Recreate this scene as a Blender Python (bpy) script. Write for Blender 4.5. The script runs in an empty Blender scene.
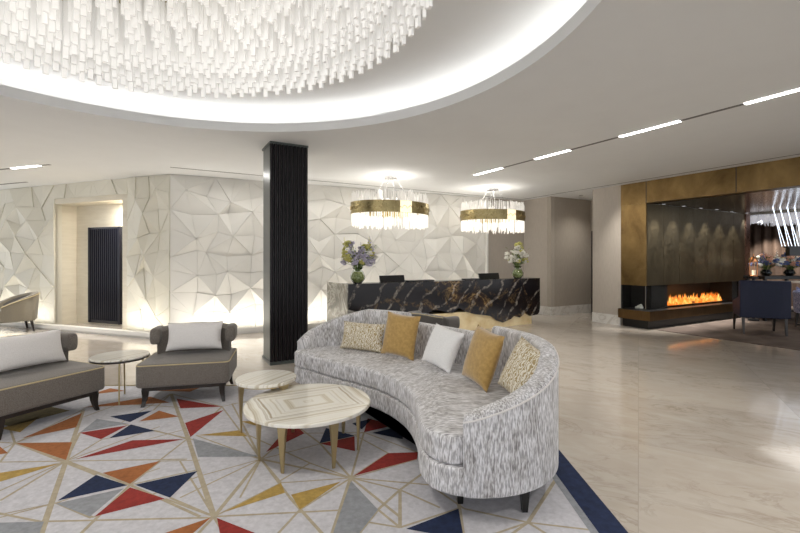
import bpy, bmesh, math, random
from mathutils import Vector, Matrix, noise
from mathutils.geometry import delaunay_2d_cdt
random.seed(7)
PI = math.pi
F, HY, H, CZ = 430.0, 259.0, 1.35, 2.85      # focal length in px, horizon row, eye height, ceiling height
sc = bpy.context.scene
col = sc.collection

# ------------------------------------------------------------------ helpers
def G(px, py, z=0.0):
    """measure: point of height z seen at a pixel of the 800x533 photograph"""
    Y = F*(H-z)/(py-HY)
    return Vector(((px-400)*Y/F, Y, z))

class MB:
    def __init__(s): s.v=[]; s.f=[]; s.m=[]; s.uv={}
    def add(s, vs, fs, mi=0):
        o=len(s.v); s.v+= [Vector(v) for v in vs]
        for f in fs: s.f.append(tuple(o+i for i in f)); s.m.append(mi)
        return o
    def box(s, c, d, rz=0, mi=0, M=None):
        x,y,z=(d[0]/2,d[1]/2,d[2]/2)
        vs=[Vector((a*x,b*y,e*z)) for e in(-1,1) for b in(-1,1) for a in(-1,1)]
        R=Matrix.Rotation(rz,3,'Z') if M is None else M
        s.add([R@v+Vector(c) for v in vs],[(0,2,3,1),(4,5,7,6),(0,1,5,4),(2,6,7,3),(0,4,6,2),(1,3,7,5)],mi)
    def prism(s, pts, z0, z1, mi=0, cap=True):
        n=len(pts)
        vs=[(p[0],p[1],z0) for p in pts]+[(p[0],p[1],z1) for p in pts]
        fs=[(i,(i+1)%n,n+(i+1)%n,n+i) for i in range(n)]
        if cap: fs+= [tuple(range(n-1,-1,-1)), tuple(range(n,2*n))]
        s.add(vs,fs,mi)
    def loft(s, rings, mi=0, closed=True, cap=True):
        n=len(rings[0]); o=len(s.v)
        vs=[p for r in rings for p in r]; fs=[]
        for k in range(len(rings)-1):
            for i in range(n if closed else n-1):
                j=(i+1)%n
                fs.append((k*n+i,k*n+j,(k+1)*n+j,(k+1)*n+i))
        if cap and closed:
            fs.append(tuple(range(n-1,-1,-1))); b=(len(rings)-1)*n
            fs.append(tuple(range(b,b+n)))
        s.add(vs,fs,mi)
    def lathe(s, prof, c=(0,0,0), n=24, mi=0, sx=1, sy=1):
        rings=[[(c[0]+r*sx*math.cos(2*PI*i/n), c[1]+r*sy*math.sin(2*PI*i/n), c[2]+z) for i in range(n)] for r,z in prof]
        s.loft(rings,mi)
    def tube(s, pts, r, n=8, mi=0, r2=None):
        pts=[Vector(p) for p in pts]; rings=[]
        for k,p in enumerate(pts):
            d=(pts[min(k+1,len(pts)-1)]-pts[max(k-1,0)]).normalized()
            a=Vector((0,0,1)) if abs(d.z)<.9 else Vector((1,0,0))
            u=d.cross(a).normalized(); w=d.cross(u)
            t=k/max(1,len(pts)-1); rr=r if r2 is None else r+(r2-r)*t
            rings.append([p+u*rr*math.cos(2*PI*i/n)-w*rr*math.sin(2*PI*i/n) for i in range(n)])
        s.loft(rings,mi)
    def ball(s, c, r, nu=8, nv=6, mi=0, sq=(1,1,1)):
        prof=[]
        rings=[]
        for j in range(1,nv):
            a=PI*j/nv
            rings.append([(c[0]+sq[0]*r*math.sin(a)*math.cos(2*PI*i/nu),c[1]+sq[1]*r*math.sin(a)*math.sin(2*PI*i/nu),c[2]-sq[2]*r*math.cos(a)) for i in range(nu)])
        s.loft(rings,mi)
    def build(s, name, mats, parent=None, smooth=False, bevel=0, seg=2, loc=None, rz=0, angle=40, uvf=None, weld=False):
        me=bpy.data.meshes.new(name); me.from_pydata([tuple(v) for v in s.v],[],s.f)
        if not isinstance(mats,(list,tuple)): mats=[mats]
        for m in mats: me.materials.append(m)
        for i,p in enumerate(me.polygons): p.material_index=s.m[i]
        bm=bmesh.new(); bm.from_mesh(me)
        if weld: bmesh.ops.remove_doubles(bm,verts=bm.verts,dist=1e-5)
        bmesh.ops.recalc_face_normals(bm,faces=bm.faces); bm.to_mesh(me); bm.free()
        if uvf:
            ul=me.uv_layers.new(name='UVMap')
            for p in me.polygons:
                for li in p.loop_indices:
                    ul.data[li].uv=uvf(me.vertices[me.loops[li].vertex_index].co,p.normal)
        if smooth:
            me.polygons.foreach_set('use_smooth',[True]*len(me.polygons))
            try: me.set_sharp_from_angle(angle=math.radians(angle))
            except Exception: pass
        o=bpy.data.objects.new(name,me); col.objects.link(o)
        if parent: o.parent=parent
        if loc is not None: o.location=loc
        o.rotation_euler.z=rz
        if bevel:
            b=o.modifiers.new('Bevel','BEVEL'); b.width=bevel; b.segments=seg; b.limit_method='ANGLE'; b.angle_limit=math.radians(35)
            b.harden_normals=False
            if smooth is False:
                me.polygons.foreach_set('use_smooth',[False]*len(me.polygons))
        return o

def tag(o,label=None,cat=None,group=None,kind=None):
    if label: o['label']=label
    if cat: o['category']=cat
    if group: o['group']=group
    if kind: o['kind']=kind
    return o
def empty(name,loc,rz=0,label=None,cat=None,group=None):
    o=bpy.data.objects.new(name,None); col.objects.link(o); o.location=loc; o.rotation_euler.z=rz; o.empty_display_size=.1
    return tag(o,label,cat,group)
def struct(o): o['kind']='structure'; return o
def copy_tree(o,parent=None):
    c=o.copy(); col.objects.link(c); c.parent=parent
    for ch in list(o.children): copy_tree(ch,c)
    return c

def catmull(P,n=8,closed=True):
    out=[]; N=len(P); P=[Vector(p) for p in P]
    for i in range(N if closed else N-1):
        if closed: a,b,c,d=P[i-1],P[i],P[(i+1)%N],P[(i+2)%N]
        else: a,b,c,d=P[max(i-1,0)],P[i],P[i+1],P[min(i+2,N-1)]
        for k in range(n):
            t=k/n
            out.append(.5*((2*b)+(c-a)*t+(2*a-5*b+4*c-d)*t*t+(3*b-a-3*c+d)*t**3))
    if not closed: out.append(P[-1].copy())
    return out
def offset2(P,d,closed=True):
    """move a 2D path sideways (to its left) by d (number or list)"""
    out=[]; N=len(P)
    for i in range(N):
        a=P[(i-1)%N] if closed or i>0 else P[i]; b=P[(i+1)%N] if closed or i<N-1 else P[i]
        t=(b-a); t=Vector((t[0],t[1])).normalized(); dd=d[i] if isinstance(d,list) else d
        out.append(Vector((P[i][0]-t[1]*dd,P[i][1]+t[0]*dd)))
    return out

# ------------------------------------------------------------------ materials
def mat(name, color=(.8,.8,.8), rough=.5, metal=0, **k):
    m=bpy.data.materials.new(name); m.use_nodes=True
    b=m.node_tree.nodes['Principled BSDF']
    b.inputs['Base Color'].default_value=(*color,1); b.inputs['Roughness'].default_value=rough; b.inputs['Metallic'].default_value=metal
    for a,v in k.items():
        b.inputs[a.replace('_',' ')].default_value=v
    return m
def nodes(m): return m.node_tree.nodes, m.node_tree.links, m.node_tree.nodes['Principled BSDF']
def N_(m,t,**k):
    n=m.node_tree.nodes.new(t)
    for a,v in k.items():
        if a in n.inputs.keys() if hasattr(n.inputs,'keys') else False: n.inputs[a].default_value=v
        else: setattr(n,a,v)
    return n
def ramp(m,fac,stops,interp='LINEAR'):
    r=m.node_tree.nodes.new('ShaderNodeValToRGB'); r.color_ramp.interpolation=interp
    e=r.color_ramp.elements
    while len(e)<len(stops): e.new(.5)
    for i,(p,c) in enumerate(stops): e[i].position=p; e[i].color=(*c,1)
    m.node_tree.links.new(fac,r.inputs[0]); return r
def coords(m,kind='Object',scale=(1,1,1),rot=(0,0,0),loc=(0,0,0)):
    t=m.node_tree.nodes.new('ShaderNodeTexCoord'); mp=m.node_tree.nodes.new('ShaderNodeMapping')
    mp.inputs['Scale'].default_value=scale; mp.inputs['Rotation'].default_value=rot; mp.inputs['Location'].default_value=loc
    m.node_tree.links.new(t.outputs[kind],mp.inputs[0]); return mp.outputs[0]
def noise_(m,vec,scale=5,detail=4,rough=.55,dist=0):
    n=m.node_tree.nodes.new('ShaderNodeTexNoise'); n.inputs['Scale'].default_value=scale; n.inputs['Detail'].default_value=detail
    n.inputs['Roughness'].default_value=rough; n.inputs['Distortion'].default_value=dist
    m.node_tree.links.new(vec,n.inputs['Vector']); return n
def mixc(m,fac,a,b,mode='MIX'):
    x=m.node_tree.nodes.new('ShaderNodeMix'); x.data_type='RGBA'; x.blend_type=mode
    L=m.node_tree.links
    for s,v in ((0,fac),(6,a),(7,b)):
        if hasattr(v,'is_output'): L.new(v,x.inputs[s])
        elif isinstance(v,(int,float)): x.inputs[s].default_value=v
        else: x.inputs[s].default_value=(*v,1)
    return x.outputs[2]
def bump(m,h,strength=.3,dist=.01):
    b=m.node_tree.nodes.new('ShaderNodeBump'); b.inputs['Strength'].default_value=strength; b.inputs['Distance'].default_value=dist
    m.node_tree.links.new(h,b.inputs['Height']); m.node_tree.links.new(b.outputs[0],nodes(m)[2].inputs['Normal'])
def noisy(name,c1,c2,scale=8,rough=.6,metal=0,sc3=(1,1,1),bumpv=0,detail=4,**k):
    m=mat(name,c1,rough,metal,**k); n=noise_(m,coords(m,'Object',sc3),scale,detail)
    r=ramp(m,n.outputs[0],[(.3,c1),(.7,c2)]); m.node_tree.links.new(r.outputs[0],nodes(m)[2].inputs['Base Color'])
    if bumpv: bump(m,n.outputs[0],bumpv,.004)
    return m
def emit(name,color,strength):
    m=mat(name,color,.5); b=nodes(m)[2]; b.inputs['Emission Color'].default_value=(*color,1); b.inputs['Emission Strength'].default_value=strength
    return m

M={}
M['ceiling']=noisy('white ceiling paint',(.755,.76,.755),(.775,.78,.775),3,.85)
M['plaster']=noisy('pale plaster',(.72,.70,.66),(.74,.72,.68),4,.7)
M['panel']=noisy('cream relief panel',(.70,.68,.63),(.75,.73,.68),1.5,.42)
M['panelwarm']=noisy('warm relief panel',(.66,.63,.53),(.70,.67,.58),1.5,.42)
M['travertine']=noisy('travertine',(.62,.57,.46),(.70,.65,.54),3,.4,sc3=(1,1,7))
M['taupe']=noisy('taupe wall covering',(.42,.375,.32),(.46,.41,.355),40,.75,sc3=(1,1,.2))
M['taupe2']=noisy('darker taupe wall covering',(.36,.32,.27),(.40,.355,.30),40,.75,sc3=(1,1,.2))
M['dark']=mat('near black lacquer',(.012,.012,.018),.3)
M['black']=mat('black painted metal',(.008,.008,.009),.35)
M['groove']=mat('dark groove',(.18,.17,.16),.7)
M['darkwood']=noisy('black brown stained wood',(.012,.008,.006),(.03,.02,.014),12,.35,sc3=(1,1,.15))
M['column']=mat('dark bronze ribbed column',(.008,.005,.007),.42,.0,Specular_IOR_Level=.25)
M['columnside']=mat('dark grey green column side',(.10,.115,.11),.3,.4)
M['steel']=mat('brushed chrome',(.6,.6,.6),.25,1)

def marble_floor():
    m=mat('polished cream marble',(.6,.56,.5),.10,0); N,L,b=nodes(m)
    v=coords(m,'Object',(1,1,1),(0,0,math.radians(29)))
    br=m.node_tree.nodes.new('ShaderNodeTexBrick'); L.new(v,br.inputs['Vector'])
    br.inputs['Scale'].default_value=1; br.inputs['Brick Width'].default_value=1.2; br.inputs['Row Height'].default_value=1.2
    br.inputs['Mortar Size'].default_value=.002; br.inputs['Color1'].default_value=(.0,.0,.0,1); br.inputs['Color2'].default_value=(1,1,1,1); br.offset=0
    br.inputs['Mortar'].default_value=(.5,.5,.5,1)
    base=mixc(m,br.outputs[0],(.45,.395,.335),(.54,.48,.41))
    vm=m.node_tree.nodes.new('ShaderNodeVectorMath'); vm.operation='MULTIPLY_ADD'
    L.new(br.outputs[0],vm.inputs[0]); vm.inputs[1].default_value=(7,5,3); L.new(v,vm.inputs[2])
    mp=m.node_tree.nodes.new('ShaderNodeMapping'); mp.inputs['Scale'].default_value=(1,2.2,1); mp.inputs['Rotation'].default_value=(0,0,.5); L.new(vm.outputs[0],mp.inputs[0])
    n=noise_(m,mp.outputs[0],1.6,8,.62,1.6)
    vein=ramp(m,n.outputs[0],[(.455,(0,0,0)),(.5,(1,1,1)),(.53,(0,0,0))])
    n2=noise_(m,mp.outputs[0],.7,5,.6,.6)
    msk=ramp(m,n2.outputs[0],[(.42,(0,0,0)),(.65,(1,1,1))])
    f=mixc(m,1.0,vein.outputs[0],msk.outputs[0],'MULTIPLY')
    fm=m.node_tree.nodes.new('ShaderNodeMath'); fm.operation='MULTIPLY'; fm.inputs[1].default_value=.6; L.new(f,fm.inputs[0])
    c=mixc(m,fm.outputs[0],base,(.27,.215,.16))
    n3=noise_(m,mp.outputs[0],3.2,6,.6,.8); c2=mixc(m,ramp(m,n3.outputs[0],[(.4,(0,0,0)),(.75,(.45,.45,.45))]).outputs[0],c,(.62,.585,.53))
    c3=mixc(m,br.outputs['Fac'],c2,(.40,.36,.31))
    L.new(c3,b.inputs['Base Color']); b.inputs['Roughness'].default_value=.13; b.inputs['Coat Weight'].default_value=.3; b.inputs['Coat Roughness'].default_value=.05
    return m
M['floor']=marble_floor()

def desk_marble():
    m=mat('black marble with gold veins',(.015,.01,.01),.16,0,Specular_IOR_Level=.3); N,L,b=nodes(m)
    v=coords(m,'Object',(1,1,1),(0,math.radians(-42),0))
    n=noise_(m,v,1.3,7,.6,1.2)
    w=m.node_tree.nodes.new('ShaderNodeTexWave'); w.inputs['Scale'].default_value=1.1; w.inputs['Distortion'].default_value=7; w.inputs['Detail'].default_value=5; w.inputs['Detail Scale'].default_value=1.6
    L.new(v,w.inputs['Vector'])
    w1=ramp(m,w.outputs[1],[(.92,(0,0,0)),(.985,(1,1,1)),(1,(.7,.7,.7))])
    g=ramp(m,noise_(m,v,2.3,8,.7,2.2).outputs[0],[(.48,(0,0,0)),(.515,(1,1,1)),(.55,(0,0,0))])
    br=ramp(m,n.outputs[0],[(.52,(.010,.007,.008)),(.62,(.030,.016,.010)),(.72,(.12,.07,.03)),(.85,(.2,.13,.06))])
    gm=mixc(m,1.0,g.outputs[0],ramp(m,n.outputs[0],[(.5,(.0,.0,.0)),(.66,(1,1,1))]).outputs[0],'MULTIPLY')
    c=mixc(m,gm,br.outputs[0],(.42,.27,.10)); 
    fm=m.node_tree.nodes.new('ShaderNodeMath'); fm.operation='MULTIPLY'; fm.inputs[1].default_value=.6; L.new(mixc(m,1.0,w1.outputs[0],ramp(m,noise_(m,v,9,4,.7).outputs[0],[(.42,(0,0,0)),(.62,(1,1,1))]).outputs[0],'MULTIPLY'),fm.inputs[0])
    c=mixc(m,fm.outputs[0],c,(.62,.55,.46)); L.new(c,b.inputs['Base Color']); return m
M['deskmarble']=desk_marble()
def stone(name,a,b_,vein,scale=2,rough=.2):
    m=mat(name,a,rough); v=coords(m,'Object'); n=noise_(m,v,scale,7,.6,1.5)
    r=ramp(m,n.outputs[0],[(.3,a),(.47,b_),(.5,vein),(.54,b_),(.7,a)]); m.node_tree.links.new(r.outputs[0],nodes(m)[2].inputs['Base Color']); return m
M['deskend']=stone('grey smoky stone',(.16,.15,.12),(.30,.28,.23),(.6,.58,.5),2.2)
M['whitemarble']=stone('white marble',(.74,.72,.68),(.68,.66,.62),(.55,.52,.47),2.5)
M['darkmarble']=stone('dark brown marble',(.015,.010,.008),(.03,.018,.012),(.16,.12,.08),3)
M['goldbase']=noisy('rough gilded stone base',(.72,.54,.27),(.92,.78,.50),5,.45,.12,bumpv=.5)

def brass(name,c1,c2,rough,streak=(1,1,.3),metal=1):
    m=mat(name,c1,rough,metal); v=coords(m,'Object',streak); n=noise_(m,v,2.2,6,.62,.5); r=ramp(m,n.outputs[0],[(.3,c1),(.7,c2)])
    n2=noise_(m,coords(m,'Object',(1,1,1)),18,5,.7); c=mixc(m,.18,r.outputs[0],ramp(m,n2.outputs[0],[(.3,c1),(.7,c2)]).outputs[0])
    L=m.node_tree.links; L.new(c,nodes(m)[2].inputs['Base Color']); rr=ramp(m,n2.outputs[0],[(.3,(rough*.75,)*3),(.7,(rough*1.3,)*3)]); L.new(rr.outputs[0],nodes(m)[2].inputs['Roughness']); return m
M['brass']=brass('aged brass sheet',(.11,.068,.026),(.30,.20,.085),.40,(1,1,.6))
M['brassdark']=brass('dark bronze sheet',(.10,.08,.048),(.16,.13,.08),.38,(1,1,.06))
M['soffit']=brass('polished bronze soffit',(.16,.12,.09),(.22,.17,.13),.16)
M['leg']=mat('satin brass legs',(.50,.40,.22),.33,.9)
M['copper']=mat('copper',(.55,.25,.12),.25,1)
M['band']=brass('antique brass band',(.28,.22,.10),(.52,.43,.22),.3,(1,1,1))
M['crystal']=emit('lit frosted crystal rods',(.95,.94,.92),.055); nodes(M['crystal'])[2].inputs['Roughness'].default_value=.25
M['crystal2']=emit('lit clear crystal rods',(1,.97,.92),.22); nodes(M['crystal2'])[2].inputs['Roughness'].default_value=.15
M['crystal3']=emit('clear crystal rods upper',(.9,.88,.84),.06); nodes(M['crystal3'])[2].inputs['Roughness'].default_value=.15
M['led']=emit('white led diffuser',(1,.98,.95),7)
M['covelight']=emit('cove led strip',(1,.98,.96),3.2)
M['litpanel']=emit('glowing crystal panel',(1,.85,.6),.45)
M['rodlight']=emit('blue white light rod',(.75,.85,1),1.2)
M['downlight']=emit('recessed downlight lens',(1,.93,.82),14)

def sofa_fabric(name):
    m=mat(name,(.5,.5,.5),.75); N,L,b=nodes(m); b.inputs['Sheen Weight'].default_value=.3
    v=coords(m,'UV',(1,.17,1)); n=noise_(m,v,115,2,.6,.1)
    v2=coords(m,'UV',(1,.35,1),loc=(3,1,0)); n2=noise_(m,v2,14,3,.6)
    r=ramp(m,n.outputs[0],[(.33,(.07,.065,.065)),(.43,(.22,.205,.20)),(.50,(.52,.50,.49)),(.60,(.90,.89,.90))])
    r2=ramp(m,n2.outputs[0],[(.38,(.38,.36,.355)),(.58,(.80,.79,.82))])
    L.new(mixc(m,.42,r.outputs[0],r2.outputs[0]),b.inputs['Base Color']); bump(m,n.outputs[0],.35,.004); return m
M['sofa']=sofa_fabric('streaked silver grey chenille')
def weave(name,c1,c2,scale=160,rough=.85,sheen=.3):
    m=noisy(name,c1,c2,scale,rough,0,(1,1,1),.25,3); nodes(m)[2].inputs['Sheen Weight'].default_value=sheen; return m
M['greyfab']=weave('grey brown wool upholstery',(.10,.085,.07),(.22,.195,.17))
M['greydark']=weave('dark grey upholstery',(.075,.068,.062),(.13,.12,.11))
M['piping']=mat('gold and cream piping',(.55,.45,.26),.6)
M['linen']=weave('pale grey linen cushion',(.70,.67,.65),(.80,.77,.75))
M['white_fab']=weave('white silk cushion',(.80,.79,.78),(.88,.87,.86),90)
M['goldfab']=weave('mustard gold velvet',(.36,.21,.045),(.50,.31,.085),40,.6,.6)
def patterned():
    m=mat('cream and gold maze pattern fabric',(.6,.5,.3),.7); v=coords(m,'Object'); n=noise_(m,v,22,1,.4,2.5)
    w=m.node_tree.nodes.new('ShaderNodeTexWave'); w.inputs['Scale'].default_value=16; w.inputs['Distortion'].default_value=9; w.inputs['Detail'].default_value=1; w.inputs['Detail Scale'].default_value=2.5
    m.node_tree.links.new(v,w.inputs['Vector'])
    r=ramp(m,w.outputs[1],[(.35,(.40,.30,.14)),(.6,(.78,.73,.62))]); m.node_tree.links.new(r.outputs[0],nodes(m)[2].inputs['Base Color']); return m
M['pattern']=patterned()
M['navy']=weave('navy blue velvet',(.004,.007,.03),(.007,.012,.045),60,.6,.0)
M['navypat']=noisy('blue and white patterned fabric',(.03,.05,.25),(.45,.5,.7),30,.7)
M['curtain']=noisy('dark brown drape',(.08,.05,.035),(.16,.105,.075),3,.7)
M['loungerug']=noisy('brown grey lounge carpet',(.075,.055,.045),(.17,.13,.11),2.2,.95,detail=8)
M['glass']=mat('clear glass',(.95,1,.97),.02,0,Transmission_Weight=1.0,IOR=1.25)
M['fireglass']=mat('fireplace glass',(.9,.92,.92),.02,0,Transmission_Weight=1.0,IOR=1.05)
M['leafglass']=noisy('green water and stems',(.16,.19,.04),(.50,.52,.25),34,.2)
M['green']=noisy('green leaf',(.10,.17,.035),(.26,.32,.09),14,.55)
M['stem']=mat('green stem',(.13,.2,.05),.5)
M['lilac']=noisy('lilac petals',(.36,.34,.46),(.62,.58,.68),30,.6)
M['whitepetal']=noisy('white petals',(.72,.70,.62),(.86,.84,.78),30,.6)
M['yellowpetal']=mat('yellow green buds',(.55,.52,.16),.6)
M['pinkpetal']=mat('peach petals',(.62,.34,.24),.6)
M['bluepetal']=mat('dusky blue petals',(.10,.14,.30),.6)
M['stone']=noisy('white pebble',(.7,.68,.62),(.8,.78,.72),12,.6)

def table_stripes(name,nested):
    m=mat(name,(.8,.76,.66),.13); N,L,b=nodes(m)
    v=coords(m,'Object',(1,1,1),(0,0,math.radians(-28 if nested else 25)))
    nz=noise_(m,v,3,3,.5); sep=N.new('ShaderNodeSeparateXYZ'); L.new(v,sep.inputs[0])
    def ma(op,a,b2=None):
        q=N.new('ShaderNodeMath'); q.operation=op
        for i,x in enumerate((a,b2)):
            if x is None: continue
            if hasattr(x,'is_output'): L.new(x,q.inputs[i])
            else: q.inputs[i].default_value=x
        return q.outputs[0]
    if nested:
        t=ma('MAXIMUM',ma('MULTIPLY',ma('ABSOLUTE',sep.outputs[0]),.72),ma('ABSOLUTE',sep.outputs[1]))
    else: t=sep.outputs[0]
    t=ma('ADD',ma('ADD',t,ma('MULTIPLY',nz.outputs[0],.035)),1.0)
    c=N.new('ShaderNodeCombineXYZ'); L.new(t,c.inputs[0])
    n1=noise_(m,c.outputs[0],15,3,.62)
    r=ramp(m,n1.outputs[0],[(.32,(.16,.12,.08)),(.37,(.42,.35,.25)),(.42,(.66,.60,.48)),(.47,(.84,.81,.73)),(.58,(.87,.85,.79)),(.62,(.46,.39,.28)),(.65,(.76,.71,.60)),(.70,(.86,.83,.76))])
    L.new(r.outputs[0],b.inputs['Base Color']); return m
M['tabletop']=table_stripes('onyx top with nested rectangles',True)
M['tabletop2']=table_stripes('onyx top with diagonal stripes',False)
def rugm(name,c,var=.12):
    return noisy(name,tuple(x*(1-var) for x in c),tuple(min(1,x*(1+var)) for x in c),35,.95,detail=6,bumpv=.2)
RC={'base':rugm('rug pale grey wool',(.56,.55,.58),.12),'line':rugm('rug beige line',(.42,.36,.26)),'navy':rugm('rug navy',(.010,.020,.062),.3),
    'red':rugm('rug brick red',(.27,.026,.020),.2),'orange':rugm('rug burnt orange',(.34,.12,.036),.2),'grey':rugm('rug mid grey',(.28,.29,.31),.15),
    'yellow':rugm('rug mustard',(.42,.28,.075),.2),'olive':rugm('rug olive',(.22,.17,.07),.2)}

# ------------------------------------------------------------------ plan geometry
TH=math.radians(29.3)
U=Vector((math.cos(TH),math.sin(TH))); V=Vector((-math.sin(TH),math.cos(TH)))
A=Vector((-4.07,7.615)); C=Vector((3.19,11.06)); W0=Vector((4.49,8.74)); LD=Vector((-.936,.351)).normalized()
E_=W0+V*1.787; P1=W0+V*.656
D_AC=(C-A).normalized(); N_AC=Vector((D_AC.y,-D_AC.x))            # towards the room
N_L=Vector((-LD.y,LD.x))*-1
if N_L.y>0: N_L=-N_L
def wallbox(name,a,b,z0,z1,m,thick=.1,side=1,mi=None):
    """wall from a to b in plan, thickness away from the room"""
    d=(b-a).normalized(); n=Vector((d.y,-d.x))*side
    mb=MB(); mb.prism([a,b,b-n*thick,a-n*thick],z0,z1); return mb.build(name,m)

# floor
mb=MB(); mb.box((0,5.5,-.05),(26,21,.1)); struct(mb.build('floor',M['floor']))

# ceiling with the round dome recess
DC=Vector((-1.48,2.42)); DR=2.65; NS=160
def rect_hit(a):
    c,s=math.cos(a),math.sin(a); x0,x1,y0,y1=-13,13,-5,16; t=1e9
    if c>1e-9: t=min(t,(x1-DC.x)/c)
    if c<-1e-9: t=min(t,(x0-DC.x)/c)
    if s>1e-9: t=min(t,(y1-DC.y)/s)
    if s<-1e-9: t=min(t,(y0-DC.y)/s)
    return (DC.x+c*t,DC.y+s*t)
angs=sorted([2*PI*i/NS for i in range(NS)]+[math.atan2(y-DC.y,x-DC.x)%(2*PI) for x in(-13,13) for y in(-5,16)])
def ring(r,z): return [(DC.x+r*math.cos(a),DC.y+r*math.sin(a),z) for a in angs]
n=len(angs); mb=MB()
vs=[(*rect_hit(a),CZ) for a in angs]; rings=[vs,ring(DR,CZ),ring(DR,CZ+.10),ring(DR+.05,CZ+.10),ring(DR+.05,CZ+.06),ring(DR+.36,CZ+.06),ring(DR+.36,CZ+.26),ring(DR+.30,CZ+.33),ring(1.5,CZ+.33)]
mb.loft(rings,cap=False); mb.add(ring(1.5,CZ+.33),[tuple(range(n))])
o=mb.build('ceiling',M['ceiling'],smooth=True,angle=25,weld=True); struct(o)
mb=MB(); mb.loft([ring(DR+.12,CZ+.062),ring(DR+.16,CZ+.062),ring(DR+.16,CZ+.085),ring(DR+.12,CZ+.085),ring(DR+.12,CZ+.062)],cap=False)
tag(mb.build('cove_light',M['covelight'],weld=True),'hidden white light strip running round the circular ceiling recess','light')

# ---- faceted relief walls
def ray_u(px,O,D):
    k=(px-400)/F; return (k*O.y-O.x)/(D.x-k*D.y)
def wall_uz(px,py,O,D):
    u=ray_u(px,O,D); Y=O.y+D.y*u; return u,H+(HY-py)*Y/F
def facet_wall(name,O,D,N,rects,m,seed,backs,cell=.36,amp=.11):
    rnd=random.Random(seed); mb=MB()
    for u0,u1,z0,z1 in rects:
        nu=max(1,round((u1-u0)/cell)); nz=max(1,round((z1-z0)/cell)); g={}
        if nu%2 and nu>1: nu+=1
        for j in range(nz+1):
            for i in range(nu+1):
                u=u0+(u1-u0)*i/nu; z=z0+(z1-z0)*j/nz; k=cell*.30
                if 0<i<nu: u+=rnd.uniform(-k,k)
                if 0<j<nz: z+=rnd.uniform(-k,k)
                if 0<i<nu and 0<j<nz: h=rnd.choice((amp,amp*.8,amp*1.1,.0)) if (i+j)%2==0 else rnd.uniform(.0,.045)
                else: h=rnd.uniform(0,.03)
                g[i,j]=(u,z,h)
        for j in range(nz):
            for i in range(nu):
                a,b,c,d=(i,j),(i+1,j),(i+1,j+1),(i,j+1)
                tris=((a,b,c),(a,c,d)) if (i+j)%2==0 else ((a,b,d),(b,c,d))
                for t in tris:
                    P_=[g[k] for k in t]; cu=sum(p[0] for p in P_)/3; cz=sum(p[1] for p in P_)/3; off=rnd.choice((0,0,0,.008,.018)); sk=.985
                    fr=[];bk=[]
                    for u,z,h in P_:
                        uu=cu+(u-cu)*sk; zz=cz+(z-cz)*sk; q=O+D*uu+N*(h+off); fr.append(Vector((q.x,q.y,zz))); q=O+D*uu-N*.01; bk.append(Vector((q.x,q.y,zz)))
                    mb.add(fr+bk,[(0,1,2),(0,1,4,3),(1,2,5,4),(2,0,3,5)])
    for a,b,c,d in backs:
        p,q=O+D*a-N*.01,O+D*b-N*.01; mb.prism([p,q,q-N*.12,p-N*.12],c,d)
    return struct(mb.build(name,m))

DB=(Vector((2.11,10.55))-A).length
facet_wall('wall_back',A,D_AC,N_AC,[(0,DB,.04,CZ)],M['panel'],3,[(0,DB,0,CZ)])
facet_wall('wall_left',A,LD,N_L,[(0,1.046,.04,CZ),(3.117,7.2,.04,CZ),(1.046,3.117,2.56,CZ)],M['panelwarm'],5,[(0,1.046,0,CZ),(3.117,7.2,0,CZ),(1.046,3.117,2.56,CZ)])
# corner filler between the two relief walls
mb=MB(); mb.prism([A+N_AC*.0,A+N_AC*.1+N_L*.02,A+N_L*.0,A-N_AC*.1],.0,CZ)
# plain wall after the relief panels, light strip between
wallbox('wall_corner',A+D_AC*DB,C,0,CZ,M['taupe'],.12)['kind']='structure'
mb=MB(); p=A+D_AC*(DB-.02)+N_AC*.06; mb.box((p.x,p.y,CZ/2),(.05,.06,CZ-.004),math.atan2(D_AC.y,D_AC.x)); struct(mb.build('trim_1',M['plaster']))

# recess in the left wall
def LP(u,n,): return A+LD*u-N_L*n            # n = depth behind the wall plane
mb=MB()
mb.prism([LP(1.046,0),LP(1.19,0),LP(1.19,.6),LP(1.046,.6)],0,2.56)       # right jamb
mb.prism([LP(3.117,0),LP(3.3,0),LP(3.3,.6),LP(3.117,.6)],0,2.56)
mb.prism([LP(1.19,0),LP(3.117,0),LP(3.117,.6),LP(1.19,.6)],2.46,2.56)
struct(mb.build('trim_2',M['travertine']))
mb=MB(); mb.prism([LP(1.0,.42),LP(3.3,.42),LP(3.3,.5),LP(1.0,.5)],0,2.56); struct(mb.build('wall_recess',M['travertine']))
# dark louvred door in the recess
ua=ray_u(121.5,LP(0,.40),LD); ub=ray_u(90,LP(0,.40),LD); Yd=(LP(ua,.4)).y
zd0=.0; zd1=H+(HY-226.5)*Yd/F
rt=math.atan2(LD.y,LD.x)
d1=empty('door_1',(*LP((ua+ub)/2,.40),0),rt); d1['kind']='structure'
w=abs(ub-ua); mb=MB(); mb.box((0,0,(.04+zd1)/2),(w,.04,zd1-.04)); mb.build('door_leaf',M['dark'],d1)
mb=MB()
for k in range(15): mb.box((-w/2+.06+(w-.12)*k/14,.028,(zd1+.06)/2),(.022,.03,zd1-.14))
for s in(-1,1): mb.box((s*(w/2-.02),.028,(zd1+.04)/2),(.04,.03,zd1-.04))
mb.build('louvre_slats',mat('blue black slats',(.008,.008,.016),.4,0,Specular_IOR_Level=.3),d1)
# low plinth that hides the uplights along both relief walls
mb=MB()
def plinth(O,D,N,a,b):
    p,q=O+D*a,O+D*b
    mb.prism([p+N*.34,q+N*.34,q+N*.40,p+N*.40],0,.10); mb.prism([p+N*.0,q+N*.0,q+N*.40,p+N*.40],0,.035)
plinth(A,D_AC,N_AC,-.08,DB); plinth(A,LD,N_L,-.08,7.2)
struct(mb.build('baseboard_back',M['plaster']))

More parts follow.
